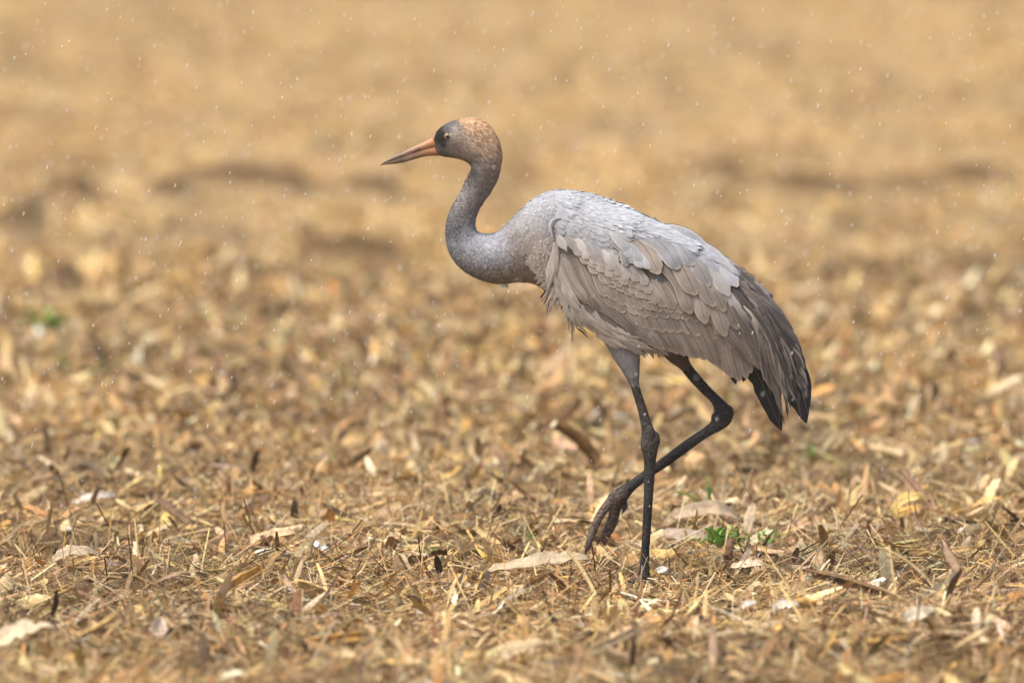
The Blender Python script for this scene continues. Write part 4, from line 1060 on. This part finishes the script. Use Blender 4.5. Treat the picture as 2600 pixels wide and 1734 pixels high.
for p, L, W, yaw, pitch, roll, colr_, h, lab, kw in (
    ((1370, 1474), .26, .055, .05, .02, -.5, (.46, .37, .24), .03, 'broad flat grey tan husk leaf lying left of the standing leg', {}),
    ((1800, 1352), .24, .06, .0, -.05, -.6, (.42, .32, .21), .02, 'large arched tan husk leaf behind the green weed', dict(curl=.5)),
    ((1730, 1378), .15, .04, -.1, .0, -.7, (.44, .35, .27), .03, 'wrinkled greyish husk leaf beside the green weed', {}),
    ((1905, 1372), .10, .03, 1.2, .9, .2, (.44, .34, .22), .03, 'papery upright husk strip right of the weed', {}),
    ((1900, 1462), .10, .035, -.5, .1, -.6, (.54, .42, .29), .03, 'frayed fan shaped husk scrap right of the standing foot', {}),
    ((240, 1290), .13, .03, .3, .15, -.7, (.56, .50, .42), .03, 'whitish papery husk lying on pale straw', {}),
    ((690, 1400), .16, .045, -.5, .1, -.6, (.55, .40, .23), .03, 'wide buff husk leaf in the straw left of the two fluffs', {}),
    ((402, 1622), .075, .045, 1.4, 1.2, .2, (.66, .55, .44), .0, 'pale upright husk flake in the foreground', dict(cup=.5)),
    ((1685, 1468), .035, .025, .2, .3, -.6, (.50, .46, .40), .03, 'small white feathery scrap beside the standing foot', {}),
    ((1000, 1372), .18, .02, -.35, .05, -.3, (.40, .30, .15), .035, 'long narrow olive tan leaf blade in the litter', {}),
    ((1520, 1330), .045, .04, .4, .6, .2, (.58, .36, .13), .02, 'small orange husk flake behind the lifted toes', {}),
    ((2330, 1330), .14, .05, .3, .2, -.4, (.55, .40, .14), .03, 'crumpled yellow husk in the litter behind the tent shaped stalk', dict(curl=.8)),
    ((450, 1532), .14, .03, -.5, .15, -.4, (.24, .16, .09), .04, 'dark curled leaf strip in the foreground litter', {}),
    ((2080, 1445), .07, .03, 1.3, 1.1, 0, (.46, .33, .19), .0, 'split husk blade standing upright in the litter', {}),
    ((2000, 1575), .07, .05, .3, .2, .3, (.62, .55, .44), .02, 'rounded pale husk lump in the foreground', dict(cup=.6)),
    ((1900, 1555), .05, .03, -.3, .3, -.5, (.48, .44, .38), .02, 'white husk chip in front of the standing foot', {}),
    ((60, 1680), .15, .06, .1, .2, -.5, (.66, .54, .36), .03, 'big blurred cream husk in the foreground', dict(cup=.5)),
    ((2340, 1640), .08, .05, .2, .3, -.5, (.66, .57, .42), .03, 'bright cream husk knot blurred in the foreground', dict(cup=.6)),
    ((200, 1450), .14, .04, .1, .05, -.6, (.42, .33, .22), .03, 'grey tan curled husk in the straw', dict(curl=.6)),
    ((1780, 1215), .09, .05, .1, .4, -.4, (.55, .36, .17), .03, 'orange tan husk pieces behind the grass blades', dict(curl=.7)),
    ((1340, 1690), .14, .05, -.2, .2, -.5, (.50, .38, .22), .03, 'blurred tan husk leaf low in the foreground', {})):
    g = G(*p, h)
    leaf(g - Vector((L / 2 * math.cos(yaw) * math.cos(pitch), L / 2 * math.sin(yaw), 0)), L, W, yaw, pitch, abs(roll), int(p[0] * 3 + p[1]), colr_, lab, **kw)

# two white fluffs in the straw
for i, (p, hgt, lab) in enumerate((((803, 1404), .034, 'tall white downy fluff caught in the straw'), ((824, 1404), .024, 'short round white downy fluff caught in the straw'))):
    q = np.random.default_rng(40 + i); b = bmesh.new(); bmesh.ops.create_icosphere(b, subdivisions=3, radius=1.0)
    for v in b.verts:
        v.co *= 1 + .14 * q.normal(); v.co.x *= .011; v.co.y *= .011; v.co.z *= hgt / 2
    me = bpy.data.meshes.new('white_fluff'); b.to_mesh(me); b.free()
    ca_ = me.color_attributes.new('Col', 'FLOAT_COLOR', 'POINT'); ca_.data.foreach_set('color', np.tile((.80, .79, .80, 1), (len(me.vertices), 1)).astype(np.float32).ravel())
    o = obj('white_fluff', me, M['stone']); o.location = G(*p, hgt / 2 + .014); tag(o, lab, 'fluff')

# green plants
def weed(px, py, n, size, label, col, narrow=False, sp=1.0, seed=0):
    q = random.Random(seed); g = G(px, py, .018)
    e_ = empty('weed', g); tag(e_, label, 'weed')
    for i in range(n):
        a = q.uniform(0, 2 * math.pi); el = q.uniform(.2, 1.3)
        L = size * q.uniform(.6, 1.1); W_ = L * (.12 if narrow else .42)
        r0 = 0 if narrow else size * q.uniform(0, 1.0) * sp
        c = tuple(x * q.uniform(.7, 1.3) for x in col)
        o = leaf((math.cos(a) * r0, math.sin(a) * r0 * .7, q.uniform(.005, .03) + (0 if narrow else size * q.uniform(0, .7))), L, W_, a, el, q.uniform(-.3, .3), seed * 100 + i, c, None, name='leaf', mat='green', parent=e_, curl=.25)
    return e_
weed(1822, 1405, 80, .030, 'small bushy bright green weed beside a brown stub', (.30, .50, .10), sp=1.3, seed=1)
weed(1776, 1408, 3, .034, 'single round yellow green seedling leaf', (.26, .42, .05), sp=.1, seed=2)
weed(1885, 1404, 14, .018, 'tiny green sprig between husk strips', (.30, .50, .10), sp=1.4, seed=3)
weed(1940, 1398, 26, .02, 'low green sprig under the papery husk strip', (.30, .50, .10), sp=1.8, seed=4)
weed(130, 870, 12, .07, 'blurred green weed patch far behind on the field', (.20, .30, .06), sp=2.2, seed=6)
weed(215, 985, 12, .06, 'blurred green weed tuft in the middle distance', (.15, .27, .05), sp=1.4, seed=7)
weed(1350, 1392, 8, .016, 'tiny green sprout between straw bits', (.30, .50, .10), sp=1.0, seed=8)
weed(1085, 1425, 8, .014, 'flat green sprout low in the chaff', (.20, .38, .06), sp=1.2, seed=9)
weed(2060, 1190, 8, .03, 'faint green sprout in the blurred litter behind the crane', (.14, .28, .05), sp=1.2, seed=10)
g = G(1797, 1325, .02)
e_ = empty('grass_plant', g); tag(e_, 'two fresh green grass blades rising from the litter behind the crane', 'grass')
leaf((0, 0, 0), .10, .016, math.radians(112), 1.25, 0.5, 501, (.26, .46, .11), None, name='blade', mat='green', parent=e_)
leaf((-.01, -.02, .02), .09, .016, math.radians(176), .35, .4, 502, (.20, .44, .08), None, name='blade', mat='green', parent=e_)

# brown rotten stub beside the weed
a, b = seg((1850, 1420), (1858, 1368), 0, None, .02)
stalk(a, b, .012, 77, 'frayed brown maize stub beside the bushy green weed', split=.3, col=(.28, .16, .08))

# many more look-alikes
q = random.Random(99); qn = np.random.default_rng(99)
def spot(y0, y1, pw=1.0):
    y = y0 + (y1 - y0) * q.random() ** pw
    hw = 1.36 * (y + CAM_D) / CAM_D
    while True:
        x = q.uniform(-hw, hw)
        if not (.1 < x < .45 and -.9 < y < .35): return x, y
LMK = [(n_, G(*p_)) for n_, p_ in (("crane's foot", (1636, 1475)), ('bushy green weed', (1822, 1405)), ('split upright stump', (2452, 1478)), ('tent shaped stalk', (2180, 1420)), ('white fluffs', (815, 1404)),
       ('whitish papery husk', (240, 1290)), ('dark background stump', (1016, 948)), ('fat split stalk', (1180, 1565)), ('reddish stub', (2385, 1300)), ('thick leaning stalk', (1512, 1203)), ('big cream husk', (60, 1680)),
       ('far green weed', (130, 870)), ('cream husk knot', (2340, 1640)), ('rusty standing stalk', (600, 1195)), ('flat straw stalk', (2060, 1092)), ('wide buff husk', (690, 1400)), ('golden stalk', (120, 1325)))]
def near(x, y):
    n_, p_ = min(LMK, key=lambda t_: (t_[1].x - x) ** 2 + (t_[1].y - y) ** 2)
    return ('near the ' if math.hypot(p_.x - x, p_.y - y) < 1.0 else 'away from the ') + n_
for i in range(110):
    x, y = spot(-2.6, 16, 1.8)
    yaw = q.uniform(0, 2 * math.pi); pit = abs(q.gauss(0, .16)); L = q.uniform(.08, .26); r = q.uniform(.006, .014)
    z = tz(x, y) + .02 + r
    a = Vector((x, y, z)); b = a + Vector((math.cos(yaw) * math.cos(pit), math.sin(yaw) * math.cos(pit), math.sin(pit))) * L
    sp = q.choice([0, 0, .4, .5])
    stalk(a, b, r, 2000 + i, f"{'long' if L > .19 else 'short' if L < .13 else 'midsize'} {'thick' if r > .010 else 'thin'} COL {'split' if sp else 'whole'} maize stalk {'with raised end' if pit > .18 else 'lying flat'} {near(x, y)}", 'loose maize stalk pieces', split=sp, name='maize_stalk_piece', roll=q.uniform(0, 6))
for i in range(26):
    x, y = spot(-2.4, 24, 1.5)
    yaw = q.uniform(0, 2 * math.pi); pit = q.uniform(.6, 1.4); L = q.uniform(.06, .13); r = q.uniform(.008, .014)
    a = Vector((x, y, tz(x, y) - .01)); b = a + Vector((math.cos(yaw) * math.cos(pit), math.sin(yaw) * math.cos(pit), math.sin(pit))) * L
    sp = q.choice([0, .3, .45])
    stalk(a, b, r, 3000 + i, f"{'tall' if L > .1 else 'short'} {'thick' if r > .011 else 'slim'} COL {'split' if sp else 'cut'} maize stump {'upright' if pit > 1.1 else 'leaning'} {near(x, y)}", 'cut maize stumps', cat='stump', split=sp, name='maize_stump', roll=q.uniform(0, 6))
for i in range(200):
    x, y = spot(-2.6, 14, 1.6)
    L = q.uniform(.06, .16); W_ = q.uniform(.02, .045); yaw = q.uniform(0, 2 * math.pi)
    c = PAL[qn.choice(10, p=PW)] * q.uniform(.85, 1.15)
    pale_ = c.mean() > .5
    cu = q.uniform(-.2, .5); po = q.random() < .6; pt = q.gauss(.06, .2)
    leaf((x, y, tz(x, y) + q.uniform(.015, .04)), L, W_, yaw, pt, q.gauss(.1, .45), 4000 + i, np.clip(c, .03, .8),
         f"{'long' if L > .125 else 'short' if L < .09 else 'middling'} {'broad' if W_ > .034 else 'narrow'} {tone(c)} {'arched' if cu > .25 else 'flat'} {'pointed' if po else 'torn'} husk {'tipped up ' if pt > .25 else ''}{near(x, y)}",
         'loose husk leaves', curl=cu, twist=q.uniform(0, 1.2), cup=q.uniform(-.3, .5), pointed=po)
for i in range(34):
    x, y = spot(-2.5, 9, 1.3); s_ = q.uniform(.006, .016)
    b = bmesh.new(); bmesh.ops.create_icosphere(b, subdivisions=2, radius=1.0)
    q2 = np.random.default_rng(i); ph = q2.uniform(0, 6, 3)
    for v in b.verts:
        v.co *= 1 + .18 * math.sin(3 * v.co.x + ph[0]) + .15 * math.sin(4 * v.co.y + ph[1])
        v.co = Vector((v.co.x * s_ * 1.4, v.co.y * s_, v.co.z * s_ * .7))
    me = bpy.data.meshes.new('pale_pebble'); b.to_mesh(me); b.free()
    for p_ in me.polygons: p_.use_smooth = True
    cv = np.array([.50, .46, .42]) * q.uniform(.7, 1.2)
    ca_ = me.color_attributes.new('Col', 'FLOAT_COLOR', 'POINT'); ca_.data.foreach_set('color', np.tile(np.r_[cv, 1], (len(me.vertices), 1)).astype(np.float32).ravel())
    o = obj('pale_pebble', me, M['stone']); o.location = (x, y, tz(x, y) + .022); o.rotation_euler = (0, 0, q.uniform(0, 6))
    tag(o, f"{'bigger' if s_ > .012 else 'tiny' if s_ < .008 else 'small'} {'whitish' if cv[0] > .5 else 'pale grey'} pebble in the chaff {near(x, y)}", 'pebble', 'pale pebbles in the chaff')

# ------------------------------------------------------------------ falling drops, white colour standing in for refracted sky light
rd = np.random.default_rng(31)
ND = 5200
yy = rd.uniform(-4, 9, ND)
kk = (yy + CAM_D) / CAM_D
cen = np.c_[rd.uniform(-1.9, 1.9, ND) * kk, yy, rd.uniform(.06, 2.1, ND)]
ax_ = np.array([.28, 0, .96])[None] + .06 * rd.normal(size=(ND, 3)); ax_ /= np.linalg.norm(ax_, axis=1)[:, None]
# none inside the bird
keep = ~((np.abs(cen[:, 1]) < .15) & (cen[:, 0] > -.35) & (cen[:, 0] < .8) & (cen[:, 2] < 1.25))
V, F = bead_cloud(cen[keep], rd.uniform(.0007, .0015, ND)[keep], rd.uniform(2.6, 5.0, ND)[keep], ax_[keep])
tag(obj('white_drops', mesh_np('white_drops', V, F), M['drop']), 'fine drops falling through the air, coloured white for the sky light they refract', 'white_drops', kind='stuff')

# ------------------------------------------------------------------ damp air over the field
HZ = 0.0006
hb = bmesh.new(); bmesh.ops.create_cube(hb, size=1.0)
hme = bpy.data.meshes.new('haze'); hb.to_mesh(hme); hb.free()
hm_ = bpy.data.materials.new('haze'); hm_.use_nodes = True
hn = hm_.node_tree.nodes; hn.clear()
ho = hn.new('ShaderNodeOutputMaterial'); pvn = hn.new('ShaderNodeVolumePrincipled')
pvn.inputs['Color'].default_value = (.93, .93, .93, 1); pvn.inputs['Density'].default_value = HZ; pvn.inputs['Anisotropy'].default_value = 0.0
hm_.node_tree.links.new(pvn.outputs[0], ho.inputs['Volume'])
hz = obj('haze', hme, hm_)
hz.scale = (4600, 4600, 5.0); hz.location = (0, 0, 1.4)
tag(hz, 'thin pale rain haze hanging over the field', 'haze', kind='stuff')
